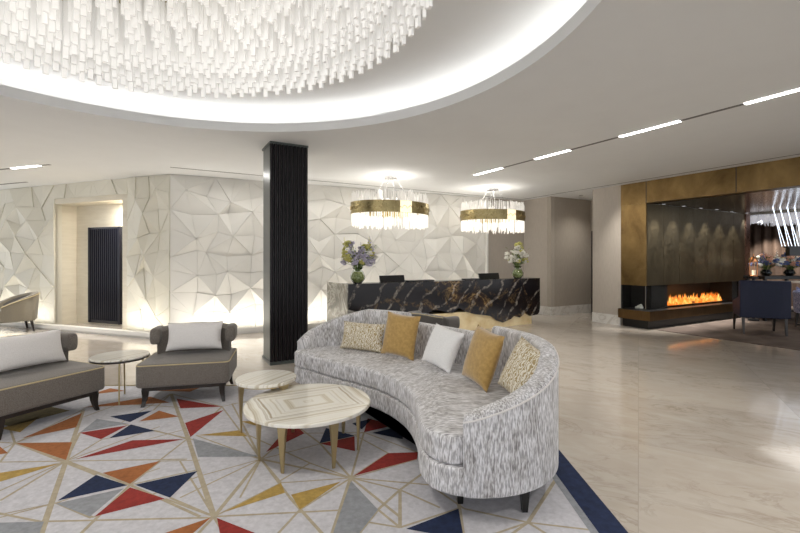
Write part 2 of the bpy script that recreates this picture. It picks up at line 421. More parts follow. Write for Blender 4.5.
# right side: plain walls, corridor niche, pillar
wallbox('wall_right',C,E_,0,CZ,M['taupe'],.12)['kind']='structure'
cor=E_+U*1.45
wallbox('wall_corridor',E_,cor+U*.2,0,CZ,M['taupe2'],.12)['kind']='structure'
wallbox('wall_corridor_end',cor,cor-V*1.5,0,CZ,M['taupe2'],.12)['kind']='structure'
mb=MB(); mb.prism([P1,P1+U*1.2,W0+U*1.2,W0],0,CZ); struct(mb.build('wall_pillar',M['taupe']))
q=cor-V*.55-U*.02; d2=empty('door_2',(*q,0),TH+PI/2); d2['kind']='structure'
mb=MB(); mb.box((0,0,1.03),(1.0,.04,2.06)); mb.build('door_leaf',M['dark'],d2); mb=MB(); mb.tube([(-.4,.05,.95),(-.4,.05,1.15)],.01); mb.build('door_handle',M['steel'],d2)
mb=MB()
def base(a,b,s=1):
    d=(b-a).normalized(); n=Vector((d.y,-d.x))*s; mb.prism([a+n*.0,b+n*.0,b+n*.02,a+n*.02],0,.2)
base(A+D_AC*DB,C); base(C,E_); base(E_,cor); base(P1,W0); struct(mb.build('baseboard_right',M['whitemarble']))
# shadow gap lines in the ceiling
mb=MB()
a=Vector((-3.75,7.02)); L1=a; L2=Vector((3.06,10.85)); L3=L2-V*7.5
for p,q in((L1,L2),(L2,L3)):
    d=(q-p).normalized(); n=Vector((-d.y,d.x))*.012; mb.prism([p-n,q-n,q+n,p+n],CZ-.004,CZ+.004)
struct(mb.build('trim_3',M['groove']))
# unseen boundary walls of the deep lounge and left side
# ------------------------------------------------------------------ column
cc=Vector((-1.65,5.46))
t=empty('column',(*(cc+U*.245+V*.23),0),TH,'square floor to ceiling dark bronze column with vertical ribbed face','column')
mb=MB(); mb.box((0,0,CZ/2),(.47,.44,CZ-.01)); mb.build('shaft',M['columnside'],t)
mb=MB()
for k in range(10):
    x=-.245+.022+(.49-.044)*k/9
    mb.loft([[(x+dx,-.222-dy,z) for dx,dy in((-.023,0),(-.016,.014),(-.006,.022),(.006,.022),(.016,.014),(.023,0))] for z in(.04,CZ-.03)])
for k in range(9):
    y=-.2+.4*k/8
    mb.loft([[(.235+dy,y+dx,z) for dx,dy in((-.023,0),(-.016,.014),(0,.02),(.016,.014),(.023,0))] for z in(.04,CZ-.03)])
mb.build('ribbed_face',M['column'],t,smooth=True,angle=50)
mb=MB(); mb.box((0,-.01,.02),(.50,.48,.04)); mb.box((0,0,CZ-.015),(.50,.48,.026)); mb.build('end_plates',M['columnside'],t)

# ------------------------------------------------------------------ ceiling light slots
def slot(a,b,segs,label,grp):
    d=(b-a); Ld=d.length; d.normalize(); t=empty('slot_light',(a.x,a.y,CZ),math.atan2(d.y,d.x),label,'ceiling light')
    mb=MB(); mb.box((Ld/2,0,-.001),(Ld,.045,.006)); mb.build('slot_frame',M['groove'],t)
    for s0,s1 in segs:
        mb=MB(); mb.box(((s0+s1)/2,0,-.004),(s1-s0,.05,.006)); mb.build('diffuser',M['led'],t)
def Cp(px,py): return G2(px,py)
def G2(px,py):
    Y=F*(CZ-H)/(HY-py); return Vector(((px-400)*Y/F,Y))
a,b=G2(475,175),G2(800,89)+ (G2(800,89)-G2(745,103.5))*1.2
dd=(b-a).normalized()
def sp(px,py): return (G2(px,py)-a).dot(dd)
slot(a,b,[(0,sp(502,167.8)),(sp(535,159),sp(570,149.9)),(sp(620,136.6),sp(680,120.7)),(sp(745,103.5),sp(800,89)+.2)],'long recessed ceiling slot on the right with four bright white light segments','s')
a,b=G2(-12,170.7),G2(50,164.5); dd=(b-a).normalized()
slot(a,b,[(sp(12,168.3),sp(40,165.5))],'recessed ceiling slot light with one lit segment at the far left','s')
a,b=G2(-12,185.5),G2(27,182); slot(a,b,[],'unlit dark ceiling slot at the far left, nearer the relief wall','s')

# small recessed downlights
def downlight(px,py,label,zc=CZ,group=None):
    Y=F*(zc-H)/(HY-py); t=empty('downlight',((px-400)*Y/F,Y,zc),0,label,'downlight',group)
    mb=MB(); mb.lathe([(.035,-.006),(.05,-.006),(.05,.004),(.035,.004)],n=20); mb.build('rim',M['steel'],t)
    mb=MB(); mb.lathe([(.034,-.003),(.034,.003)],n=20); mb.build('lens',M['downlight'],t); return t
downlight(581,195.3,'small round downlight in the ceiling in front of the corridor niche')

# ------------------------------------------------------------------ big chandelier
ch=empty('chandelier',(-1.35,1.87,CZ+.33),0,'huge round tiered chandelier of white crystal strips hanging in the circular ceiling recess','chandelier')
top=-.03
mb=MB(); mb.lathe([(1.5,0),(1.5,-.05),(.0,-.05),(0,0)],n=72); mb.build('ceiling_plate',M['band'],ch,smooth=True,angle=30)
nf=96
def zb(r):   # underside height of the crystals relative to the plate
    k=r/1.52
    return -.26-.22*max(0,1-((k-.62)/.38)**2) if k>.24 else -.22
def fin(k):
    rnd=random.Random(k); mb=MB(); a=2*PI*k/nf; c,s=math.cos(a),math.sin(a); R=Matrix.Rotation(a,3,'Z')
    for tier in range(5):
        for row in range(4):
            r=1.53-.16*tier-.029*row
            if r<1.22 and k%2: continue
            z=min(-.10,-.56+.085*tier+.026*row+rnd.uniform(-.006,.006)); aa=a+(PI/nf if row%2 else 0); c,s=math.cos(aa),math.sin(aa); R=Matrix.Rotation(aa,3,'Z')
            mb.box((r*c,r*s,(top+z)/2),(.018,.030,abs(z-top)),M=R@Matrix.Rotation(rnd.uniform(-.3,.3),3,'Z'))
            if row!=3:
                for sg in (-1,1):
                    z2=z+.02+.04*rnd.random()
                    if rnd.random()<.75: mb.box((r*c-sg*s*.030,r*s+sg*c*.030,(top+z2)/2),(.012,.020,abs(z2-top)),M=R@Matrix.Rotation(rnd.uniform(-.6,.6),3,'Z'))
    mb.build('crystal_fin',M['crystal'],ch)
for k in range(nf): fin(k)
mb=MB()
for k in range(260):
    a=random.uniform(0,2*PI); r=random.uniform(.5,1.46); mb.ball((r*math.cos(a),r*math.sin(a),-.075),.016,6,4)
b=mb.build('gold_fittings',M['band'],ch); b['kind']='stuff'

# ------------------------------------------------------------------ pendant chandeliers
def pendant(x,y,label):
    t=empty('pendant_chandelier',(x,y,CZ),TH,label,'chandelier','round brass and crystal chandeliers over the reception desk')
    RX,RY=.745,.56; zt,zb_=2.34-CZ,2.14-CZ
    mb=MB(); mb.lathe([(.12,0),(.12,-.045),(.0,-.045),(0,0)],n=24); mb.build('ceiling_rose',M['steel'],t,smooth=True)
    for k in range(4):
        a=PI/4+k*PI/2; mb=MB(); mb.tube([(.09*math.cos(a),.09*math.sin(a),-.04),(RX*.62*math.cos(a),RY*.62*math.sin(a),zt+.0)],.004,6); mb.build('cable',M['steel'],t)
    n=72
    def rg(f,z): return [(RX*f*math.cos(2*PI*i/n),RY*f*math.sin(2*PI*i/n),z) for i in range(n)]
    mb=MB(); mb.loft([rg(1,zb_),rg(1,zt),rg(.985,zt),rg(.985,zb_),rg(1,zb_)],cap=False); mb.build('brass_band',M['band'],t,smooth=True,angle=30,weld=True)
    # glowing crystal panel set in the band
    for a0,a1 in((-1.72,-1.42),(1.42,1.72)):
        mb=MB(); pts=[(RX*1.006*math.cos(a0+(a1-a0)*i/6),RY*1.006*math.sin(a0+(a1-a0)*i/6)) for i in range(7)]; pts+=[(p[0]*.99,p[1]*.99) for p in pts[::-1]]
        mb.prism(pts,zb_+.002,zt-.002); mb.build('crystal_panel',M['litpanel'],t)
    mb=MB()
    mb.tube([(RX*1.004*math.cos(2*PI*i/240),RY*1.004*math.sin(2*PI*i/240),(zt+zb_)/2+.022*math.sin(i*1.1)+.012*math.sin(i*2.7)) for i in range(241)],.005,5)   # chased squiggle
    mb.build('band_ornament',M['leg'],t)
    mb=MB(); mb.loft([rg(.96,zt-.06),rg(.2,zt-.06)],cap=False); mb.build('frame_disc',M['steel'],t)
    base_=[]
    for tier,(lo,hi,mm,f) in enumerate(((zb_-.24,zb_+.02,M['crystal2'],.965),(zt-.02,zt+.21,M['crystal3'],.965))):
        prot=[]
        for q in range(5):
            r1=random.Random(q+tier*9); mb=MB(); L_=(hi-lo)-.10*r1.random(); z0=hi-L_ if tier==0 else lo
            mb.loft([[(dx,dy,z) for dx,dy in((-.008,-.005),(.008,-.005),(.008,.005),(-.008,.005))] for z in(z0,z0+L_)])
            prot.append(mb.build('crystal_rod',mm,t)); 
        np_=50; items=[]
        nt=110
        rest=MB()
        cam_ang=math.atan2(-y,-x)-TH
        order=sorted(range(nt),key=lambda i:abs(((2*PI*i/nt-cam_ang+PI)%(2*PI))-PI))
        used=0
        for j,i in enumerate(order):
            a=2*PI*i/nt; ff=f-(.03 if i%2 else 0)
            px_,py_=RX*ff*math.cos(a),RY*ff*math.sin(a)
            if j<np_:
                o=prot[j] if j<5 else prot[j%5].copy()
                if j>=5: col.objects.link(o); o.parent=t
                o.location=(px_,py_,0); o.rotation_euler.z=a
            else:
                dz=random.uniform(0,.11)
                rest.box((px_,py_,(lo+hi)/2+(dz/2 if tier==0 else -dz/2)),(.016,.01,hi-lo-dz),a)
        for i in range(120):
            a=random.uniform(0,2*PI); ff=random.uniform(.5,.9)**.5; dz=random.uniform(0,.08)
            rest.box((RX*ff*math.cos(a)*.97,RY*ff*math.sin(a)*.97,(lo+hi)/2+(dz/2 if tier==0 else -dz/2)),(.016,.01,hi-lo-dz),a)
        r_=rest.build('crystal_rods',mm,t); r_['kind']='stuff'
    return t
pendant(-.17,7.77,'round brass banded crystal chandelier over the left half of the desk, nearer the dark column')
pendant(1.96,9.08,'round brass banded crystal chandelier over the right half of the desk, nearer the taupe wall')

# ------------------------------------------------------------------ reception desk
DL=4.37; DD=.87
dk=empty('reception_desk',(-.826,6.83,0),math.atan2(2.22,3.77),'long black marble reception desk with gold veins and jagged gilded base','desk')
prof_px=[(348,322),(360,312),(372,322),(385,314),(400,320),(412,311),(425,316),(433,309.5),(443,311),(452,313),(459,308),(466,311.5),(474,314),(482,315),(491,316),(497,320.5),(503,322.5),(511,319),(514,316),(520,317.5),(525,313),(530,316)]
O2=Vector((-.826,6.83)); DU=Vector((3.77,2.22)).normalized()
jag=[]
for px,py in prof_px:
    u=ray_u(px,O2,DU); Y=O2.y+DU.y*u; jag.append((u,max(.05,H+(HY-py)*Y/F)))
uend=ray_u(540,O2,DU)
jag=[(u,z) for u,z in jag if 0.01<u<uend-.1]
zc=H+(HY-309.5)*(O2.y+DU.y*uend)/F
front=[(0,.95),(0,jag[0][1]+.05)]+jag+[(uend-.07,zc-.10),(uend-.02,zc-.05),(uend,zc+.04),(uend,.95)]
def xz_prism(mb,pts,y0,y1,mi=0):
    n=len(pts); mb.add([(p[0],y0,p[1]) for p in pts]+[(p[0],y1,p[1]) for p in pts],[(i,(i+1)%n,n+(i+1)%n,n+i) for i in range(n)]+[tuple(range(n-1,-1,-1)),tuple(range(n,2*n))],mi)
mb=MB(); xz_prism(mb,front,0,.30); mb.build('marble_front',M['deskmarble'],dk)
mb=MB(); mb.prism([(.10,.03),(uend-.22,.03),(uend-.22,.29),(.10,.29)],0,.36)
gb=mb.build('gilded_base',M['goldbase'],dk)
mb=MB(); mb.prism([(-.02,.0),(-.0,.0),(-.0,DD),(-.02,DD)],0,.95); mb.prism([(0,.301),(.03,.301),(.03,DD),(0,DD)],0,.93); mb.build('stone_end_panel',M['deskend'],dk)
mb=MB(); mb.prism([(.04,.301),(uend-.02,.301),(uend-.02,DD),(.04,DD)],.70,.74); mb.build('work_surface',M['darkwood'],dk)
mb=MB(); mb.prism([(.3,.301),(uend-.3,.301),(uend-.3,DD-.1),(.3,DD-.1)],0,.70); mb.build('cabinet_carcass',M['darkwood'],dk)
def desk_pt(u,v,z): 
    q=O2+DU*u+Vector((-DU.y,DU.x))*v; return (q.x,q.y,z)
def monitor(pxa,pxb,label,tilt):
    O3=O2+Vector((-DU.y,DU.x))*.5; u=(ray_u(pxa,O3,DU)+ray_u(pxb,O3,DU))/2; wd=abs(ray_u(pxb,O3,DU)-ray_u(pxa,O3,DU))
    t=empty('monitor',desk_pt(u,.5,.74),math.atan2(DU.y,DU.x)+.1,label,'monitor','screens on the reception desk')
    R=Matrix.Rotation(math.radians(-14),3,'X')
    mb=MB(); mb.box((0,0,.185),(wd*1.04,.025,.26),M=R); mb.build('screen_housing',M['black'],t,bevel=.004)
    mb=MB(); mb.box((0,.018,.185),(wd*.98,.006,.23),M=R); mb.build('screen',M['dark'],t)
    mb=MB(); mb.box((0,.02,.006),(.2,.16,.012)); mb.box((0,.01,.06),(.04,.02,.11)); mb.build('stand',M['black'],t)
monitor(380,405,'black monitor on the desk left of centre, seen from behind',0)
monitor(479,500,'black monitor towards the right end of the desk beside the white flowers',0)
# dark screens lying low behind the front ledge
for pa,pb,lab in((407,432,'low black device beside the left monitor'),(464,478,'low black device beside the right monitor')):
    O3=O2+Vector((-DU.y,DU.x))*.2; u0_,u1_=ray_u(pa,O3,DU),ray_u(pb,O3,DU); mb=MB(); mb.box((0,0,.01),(u1_-u0_,.16,.02))
    tag(mb.build('tablet',M['black'],loc=desk_pt((u0_+u1_)/2,.2,.951),rz=math.atan2(DU.y,DU.x),bevel=.004),lab+' on the marble desk','tablet','low devices on the reception desk')

# ------------------------------------------------------------------ flowers
def vase(loc,h,r,label,water):
    t=empty('glass_vase',loc,0,label,'vase')
    mb=MB(); mb.lathe([(r*.55,0),(r*.95,h*.25),(r,h*.45),(r*.72,h*.75),(r*.5,h*.88),(r*.75,h),(r*.71,h),(r*.46,h*.88),(r*.68,h*.75),(r*.95,h*.45),(r*.9,h*.25),(r*.5,.012)],n=24); mb.build('glass_body',M['glass'],t,smooth=True,angle=60)
    mb=MB(); mb.lathe([(r*.45,.015),(r*.85,h*.25),(r*.9,h*.45),(r*.6,h*.74)],n=20); mb.build('water',water,t,smooth=True)
    return t
def bouquet(loc,R,hh,label,petals,n,seed,leafy=1.0,spike=.3,cat='flowers'):
    rnd=random.Random(seed); t=empty('flower_bouquet',loc,0,label,cat)
    st=MB(); lf=MB(); heads=[]
    for i in range(n):
        a=rnd.uniform(0,2*PI); k=rnd.uniform(0,1)**.5; x=R*k*math.cos(a); y=R*k*math.sin(a); z=hh*(.10+.90*rnd.uniform(.15,1)*(1-k*k*.55)); q_=.55+.45*min(1,z/hh/.45); x*=q_; y*=q_
        st.tube([(x*.12,y*.12,-.05),(x*.4,y*.4,z*.5),(x,y,z)],.004,5); heads.append((x,y,z))
    for i in range(int(46*leafy)):
        a=rnd.uniform(0,2*PI); k=rnd.uniform(.15,1)**.6; zc_=hh*rnd.uniform(.05,.75); x=R*.85*k*math.cos(a)*(.35+.65*min(1,zc_/hh*1.6)); y=R*.85*k*math.sin(a)*(.35+.65*min(1,zc_/hh*1.6))
        L_=rnd.uniform(.05,.10); d=Vector((math.cos(a),math.sin(a),rnd.uniform(-.2,1.2))).normalized(); sd=d.cross(Vector((0,0,1))).normalized()*.016; p=Vector((x,y,zc_)); up=Vector((0,0,.004))
        lf.add([p,p+d*L_*.5+sd,p+d*L_,p+d*L_*.5-sd,p+d*L_*.5+up*2],[(0,1,4),(1,2,4),(2,3,4),(3,0,4)])
    st.build('stems',M['stem'],t); lf.build('leaves',M['green'],t)
    for j,(x,y,z) in enumerate(heads):
        mb=MB(); m_=petals[j%len(petals)]; rr=rnd.uniform(.75,1.2)*R*.20
        if rnd.random()<spike:
            for q in range(8):
                a=q*2.4; r0=rr*.5*(1-q/10); mb.ball((x+math.cos(a)*r0*.7,y+math.sin(a)*r0*.7,z+q*rr*.42),r0*.8,6,4)
        else:
            for q in range(11):
                d=Vector((rnd.gauss(0,1),rnd.gauss(0,1),rnd.gauss(.3,1))).normalized()*rr*.6; mb.ball((x+d.x,y+d.y,z+d.z),rr*.5,6,4,sq=(1,1,.7))
        mb.build('blossom',m_,t)
    return t
v1=desk_pt(ray_u(357,O2,DU)+.08,.15,.95); vase(v1,.26,.125,'rounded glass vase with green stems standing on the left end of the marble desk',M['leafglass'])
bouquet((v1[0],v1[1],.95+.25),.32,.46,'loose bouquet of lilac and yellow green blooms in the left desk vase',[M['lilac'],M['lilac'],M['yellowpetal'],M['lilac'],M['whitepetal']],60,4,1.6,.4)
v2=desk_pt(ray_u(518.5,O2,DU)+.13,.15,.95); vase(v2,.25,.12,'clear glass vase with stems standing on the right end of the marble desk',M['leafglass'])
bouquet((v2[0],v2[1],.95+.25),.25,.47,'dense round bouquet of white blooms in the right desk vase',[M['whitepetal'],M['whitepetal'],M['whitepetal'],M['yellowpetal']],60,9,1.0,.1)

# ------------------------------------------------------------------ rug
RX0,RX1,RY0,RY1=-5.2,1.115,.6,4.56
rug=MB(); rk=list(RC); mats=[RC[k] for k in rk]
rug.prism([(RX0,RY0),(RX1,RY0),(RX1,RY1),(RX0,RY1)],0.001,.012,rk.index('base'))
zq=[.0125]
def clip(P):
    out=[Vector((p[0],p[1])) for p in P]
    for ax,lim,sg in((0,RX0,1),(0,RX1-.145,-1),(1,RY0,1),(1,RY1,-1)):
        new=[]
        for i in range(len(out)):
            a,b=out[i],out[(i+1)%len(out)]; ia,ib=(a[ax]-lim)*sg>=0,(b[ax]-lim)*sg>=0
            if ia: new.append(a)
            if ia!=ib: new.append(a+(b-a)*((lim-a[ax])/(b[ax]-a[ax])))
        out=new
        if len(out)<3: return []
    return out
def flat(P,c,z):
    P=clip(P)
    if len(P)>=3: rug.add([(p[0],p[1],z) for p in P],[tuple(range(len(P)))],rk.index(c))
polys=[('orange',(22,440),(82,414.5),(76,429)),('orange',(16,445),(72,444),(66,462)),('grey',(80,434),(97,420.5),(128,425)),('red',(79.5,434.5),(127.5,427),(101,441)),
('navy',(110,418),(152.5,412),(130,423.7)),('navy',(109,440),(131,426),(155,432.5)),('orange',(139,423),(159,412),(179,418)),('red',(76,461),(132.5,442),(184,441)),
('red',(176.5,400),(222,408),(180.5,409.8)),('red',(185,424.5),(224,411.3),(190.5,438.8)),('orange',(102.5,475),(160,463),(130,486)),('navy',(57.5,503),(96,477),(127.5,487.5)),
('navy',(135,487),(197.5,473),(170,500)),('grey',(56,506),(124,490.5),(90,519)),('red',(94.5,519),(130,489.5),(165,501)),('yellow',(-20,478),(60,465.5),(-20,490)),
('grey',(-25,526),(44,524),(36,545),(-25,545)),('orange',(158,538),(211,520),(185,543)),('red',(217,520.5),(266,540),(222,548)),('grey',(192.7,440),(260,458.5),(198,459)),
('yellow',(197,437),(238.5,432),(248,438)),('yellow',(241,423),(262,422),(258,428)),('yellow',(224,514.5),(281,485),(285,495)),('yellow',(291,497),(341,483.7),(300,512)),
('red',(266,454),(292,424),(304.5,435)),('navy',(319.5,445),(326,429.5),(355,437.5)),('red',(320,445.5),(354.5,438),(355,453)),('red',(364,434),(367.7,420),(396.5,426.5)),
('navy',(372,434.6),(402,427.4),(402.8,441)),('red',(354,478),(388,455),(418,454),(417,461)),('grey',(351,483),(378,512),(352,545),(330,545)),('navy',(406,531.5),(458.5,511),(464,542)),
('orange',(82,409),(150,398),(170,404)),('orange',(90,396),(110,389.5),(125,392)),('olive',(-60,416),(30,404),(70,412),(10,428)),('yellow',(0,430),(40,418),(20,434)),('orange',(150,392),(200,389),(190,393)),
('navy',(352,425),(372,420),(362,431)),('orange',(-40,462),(-10,440),(8,455)),('red',(-60,505),(-15,490),(-10,512)),('yellow',(300,408),(330,400),(322,412))]
lines=[(66,463,83,412,2),(66,463,38,545,2),(214,519,188,440,2),(188,440,171,395,2),(214,519,261,461,1.6),(261,461,351,480,1.4),(351,480,330,545,1.8),(351,480,401,520,1.2),
(66,463,187,461,1),(66,463,160,428,1),(0,464,66,463,1),(66,463,130,487,1.4),(130,487,200,519,1.2),(130,487,72,545,1.3),(130,487,160,463,1.2),(188,440,128,487,1),(188,440,120,425,1),(66,463,0,503,1.2),
(66,463,15,445,1.2),(15,445,0,464,1),(15,445,85,410,1),(15,445,72,444,.9),(57,505,92,520,1.4),(57,505,160,470,.8),(57,505,0,517,.8),(40,524,214,520,1),(92,520,200,478,.9),(0,480,66,463,.8),(0,400,15,445,1),
(76,461,188,430,.9),(96,477,66,463,1.2),(170,500,214,519,1),(197,472,130,487,1),(160,463,200,462,.8),(155,432,102,441,.9),(155,432,188,441,.9),(80,434,66,462,1.2),
(188,440,261,461,.9),(261,461,196,437,.9),(261,461,200,478,.8),(261,461,180,500,.9),(261,461,290,500,1),(290,500,330,545,1.2),(214,519,351,512,1),(214,519,281,485,.9),(214,519,165,501,.9),(214,519,190,545,1.2),(214,519,230,545,1.2),
(214,519,180,463,.8),(281,485,351,480,.8),(300,512,351,480,1),(300,512,270,545,1),(261,461,245,430,1.1),(245,430,232,405,1),(232,405,280,400,.8),(261,461,304,424,1),(261,461,354,437,.8),(305,470,261,461,.8),(280,483,310,465,.9),(310,465,351,480,.8),
(351,480,320,445,1.1),(351,480,388,455,1),(351,480,430,487,1),(351,480,364,434,1),(351,480,417,461,.9),(320,445,292,424,1),(320,445,364,434,.8),(304,435,364,434,.8),
(400,492,351,480,1),(400,492,378,512,1.2),(400,492,430,470,1.2),(400,492,400,530,1.3),(400,492,440,510,1),(378,512,400,530,1),(378,512,352,545,1.1),(400,530,340,520,.9),(400,530,458,511,1),(458,500,464,545,1.4),
(528,525,558,478,1.4),(528,525,464,511,1),(528,525,500,545,1),(528,525,560,545,1.1),(528,525,470,545,.9),(528,525,595,533,.9),(430,487,464,511,.9),(222,408,281,395,.9),(222,408,188,440,1.2),(222,408,261,461,.9),
(171,395,222,408,1),(171,395,120,425,.9),(171,395,153,412,1),(290,424,340,400,.9),(240,500,261,461,.8),(281,485,261,461,1),(0,520,57,505,.9),(-60,480,15,445,1.1),(-60,440,15,445,1),(-60,520,66,463,1),(-80,500,40,524,1),
(96,477,15,445,.9),(102,441,66,463,1),(238,432,310,465,.9),(355,437,388,455,.9),(417,454,364,434,.9),(182,409,120,405,1),(120,405,66,425,1),(66,425,15,445,.9)]
for li_,(x0,y0,x1,y1,w) in enumerate(lines):
    a,b=G(x0,y0),G(x1,y1); d=Vector((b.x-a.x,b.y-a.y)); nn=Vector((-d.y,d.x)).normalized()*w*.0074
    a2,b2=Vector((a.x,a.y)),Vector((b.x,b.y)); flat([a2-nn,b2-nn,b2+nn,a2+nn],'line',.01255+li_*4e-6)
for p in polys:
    q=[G(x,y) for x,y in p[1:]]; flat([(v_.x,v_.y) for v_ in q],p[0],.0132)
for (x0,x1,c,z) in((RX1-.145,RX1-.0,'navy',.0136),(RX1-.185,RX1-.145,'grey',.0134)):
    rug.add([(x0,RY0,z),(x1,RY0,z),(x1,RY1,z),(x0,RY1,z)],[(0,1,2,3)],rk.index(c))
rug.add([(RX0,RY1-.03,.0138),(RX1,RY1-.03,.0138),(RX1,RY1,.0138),(RX0,RY1,.0138)],[(0,1,2,3)],rk.index('olive'))
tag(rug.build('rug',mats),'large pale grey rug with scattered red, orange, navy and mustard triangles and a navy border','rug')
RT=.0135

# ------------------------------------------------------------------ curved sofa
SC=Vector((.15,3.35)); CT=Vector((-1.4,2.4))
ctl=[(-1.04,4.24),(-.83,4.04),(-.60,3.82),(-.37,3.63),(-.17,3.43),(-.03,3.22),(.06,3.0),(.105,2.75),(.11,2.52),(.12,2.38),(.18,2.25),(.32,2.175),(.46,2.165),(.62,2.20),(.774,2.29),(.887,2.43),(.96,2.62),(.99,2.85),(.97,3.1),(.86,3.38),(.66,3.69),(.45,3.95),(.22,4.22),(.02,4.43),(-.18,4.58),(-.44,4.66),(-.74,4.60),(-.98,4.45)]
OUT=[Vector((p.x-SC.x,p.y-SC.y)) for p in catmull([Vector((a,b)) for a,b in ctl],10)]
NO=len(OUT); Dn=len(OUT)//len(ctl)
idx_tipR=11*10; idx_tipL=27*10+5
arc=[0]
for i in range(NO): arc.append(arc[-1]+(OUT[(i+1)%NO]-OUT[i]).length)
def nearest_s(p):
    best=min(range(NO),key=lambda i:(OUT[i].x-p[0])**2+(OUT[i].y-p[1])**2); return arc[best]
sofa=empty('curved_sofa',(SC.x,SC.y,RT),0,'large curved banana shaped sofa in streaked silver grey fabric','sofa')
def suv(co,nrm):
    if nrm.z>.6:
        a=math.atan2(co.y-(CT.y-SC.y),co.x-(CT.x-SC.x)); r=math.hypot(co.y-(CT.y-SC.y),co.x-(CT.x-SC.x)); return (a*2.0,r)
    return (nearest_s(co),co.z)
# OUT runs clockwise or not? inner side found by area sign
area=sum(OUT[i].x*OUT[(i+1)%NO].y-OUT[(i+1)%NO].x*OUT[i].y for i in range(NO)); SG=1 if area>0 else -1
def soft_block(P,z0,z1,r,name,insetlist=None,crown=0):
    if insetlist: P=offset2(P,[SG*d for d in insetlist])
    rings=[]
    for k in range(5):
        a=PI/2*k/4; rings.append((r*(1-math.sin(a)),z0+r*(1-math.cos(a))))
    for k in range(5):
        a=PI/2*k/4; rings.append((r*(1-math.cos(a)),z1-r+r*math.sin(a)))
    mb=MB(); R=[]
    for ins,z in rings:
        q=offset2(P,SG*ins); R.append([(p.x,p.y,z) for p in q])
    mb.loft(R,cap=False)
    n=len(P)
    # caps by inner rings to keep shading clean
    for zz,ri in((z0,0),(z1,-1)):
        mb.add(R[ri],[tuple(range(n))])
    return mb.build(name,M['sofa'],sofa,smooth=True,angle=50,uvf=suv,weld=True)
def back_inset(d_back,d_front):
    out=[]
    for i in range(NO):
        out.append(d_back if idx_tipR<i<idx_tipL else d_front)
    # smooth
    for _ in range(6): out=[(out[i-1]+out[i]+out[(i+1)%NO])/3 for i in range(NO)]
    return out
soft_block(OUT,.125,.275,.018,'sofa_base',back_inset(.012,0))
soft_block(OUT,.277,.432,.030,'seat_cushion',back_inset(.09,0))
def ribbon(i0,i1,thick,hfun,name,z0=.125,cap0=.0):
    ids=list(range(i0,i1+1)); P=[OUT[i%NO] for i in ids]
    mb=MB(); R=[]
    prof=[]
    full=offset2(OUT,SG*1.0)
    for k,i in enumerate(ids):
        p=OUT[i%NO]; nn=(full[i%NO]-p).normalized(); h=hfun(i); s=min(1,min(k,len(ids)-1-k)/4.0); rr=.035
        th=thick*(.80+.20*math.sin(s*PI/2))
        ring_=[(0.0,z0+.015),(.012,z0),(th,z0),(th,.3)]
        # rounded top
        for a in (0,25,50,75,90): 
            a=math.radians(a); ring_.append((th-rr+rr*math.cos(a),h-rr+rr*math.sin(a)))
        for a in (90,115,140,165,180):
            a=math.radians(a); ring_.append((rr+rr*math.cos(a),h-rr+rr*math.sin(a)))
        R.append([(p.x+nn.x*d,p.y+nn.y*d,z) for d,z in ring_])
    mb.loft(R)
    def uvr(co,nrm):
        return (nearest_s(co),co.z+3*min((p-Vector((co.x,co.y))).length for p in OUT))
    return mb.build(name,M['sofa'],sofa,smooth=True,angle=55,uvf=uvr)
iR=idx_tipR; iL=idx_tipL
jR=int(19.35*10); jL=int(22.55*10)
def hR(i):
    t=min(1,max(0,(i-iR)/(16.6*10-iR))); return .535+(.80-.535)*(t*t*(3-2*t)*.35+t*.65) - .0*(t)
def hL(i):
    t=min(1,max(0,(iL-i)/(iL-24.6*10))); return .525+(.80-.525)*(math.sin(t*PI/2)*.45+t*.55)
ribbon(iR,jR,.115,hR,'right_arm')
ribbon(jL,iL,.115,hL,'left_arm')
ribbon(jR+1,jL-1,.115,lambda i:.722,'backrest')
# piping along the top outer edge of the arms
for (i0,i1,hf) in((iR,jR,hR),(jL,iL,hL)):
    mb=MB(); mb.tube([(OUT[i%NO].x,OUT[i%NO].y,hf(i)-.028) for i in range(i0,i1+1,2)],.005,6); o=mb.build('piping',M['linen'],sofa,smooth=True)
pl=offset2(OUT,SG*.27); mb=MB(); mb.prism(pl,.10,.126); mb.build('under_frame',M['black'],sofa)
def leg(mb,x,y,h,r0,r1,lean=(0,0)):
    mb.loft([[(x+lean[0]*(1-t)+dx*(r1+(r0-r1)*t),y+lean[1]*(1-t)+dy*(r1+(r0-r1)*t),h*t) for dx,dy in((-1,-1),(1,-1),(1,1),(-1,1))] for t in(0,.4,1)])
for wx,wy in((.66,2.28),(.33,2.36),(.88,2.95),(.28,3.1),(.42,3.85),(-.45,3.85),(-.35,4.5),(-.85,4.3)):
    mb=MB(); leg(mb,wx-SC.x,wy-SC.y,.13,.024,.014); mb.build('leg',M['black'],sofa)

# cushions
def pillow(name,loc,w,h,t,face,lean,roll,m,label,cat='cushion',group=None,rx=0):
    n=16; mb=MB()
    def P(u,v,s):
        e=(1-abs(u)**2.4)*(1-abs(v)**2.4); th=t*.5*max(0,e)**.5
        pinch=1-.07*(1-abs(u)**2)*abs(v)**2; pinch2=1-.07*(1-abs(v)**2)*abs(u)**2
        return Vector((u*w/2*pinch2,s*th,v*h/2*pinch))
    for s in(-1,1):
        vs=[P(-1+2*i/n,-1+2*j/n,s) for j in range(n+1) for i in range(n+1)]
        mb.add(vs,[(j*(n+1)+i,j*(n+1)+i+1,(j+1)*(n+1)+i+1,(j+1)*(n+1)+i) for j in range(n) for i in range(n)])
    o=mb.build(name,m,None,smooth=True,angle=80,weld=True)
    # face = direction (plan angle) the cushion looks; lean back
    Rm=Matrix.Rotation(face+PI/2,4,'Z')@Matrix.Rotation(-lean,4,'X')@Matrix.Rotation(roll,4,'Y')
    o.matrix_world=Matrix.Translation(loc)@Rm
    return tag(o,label,cat,group)
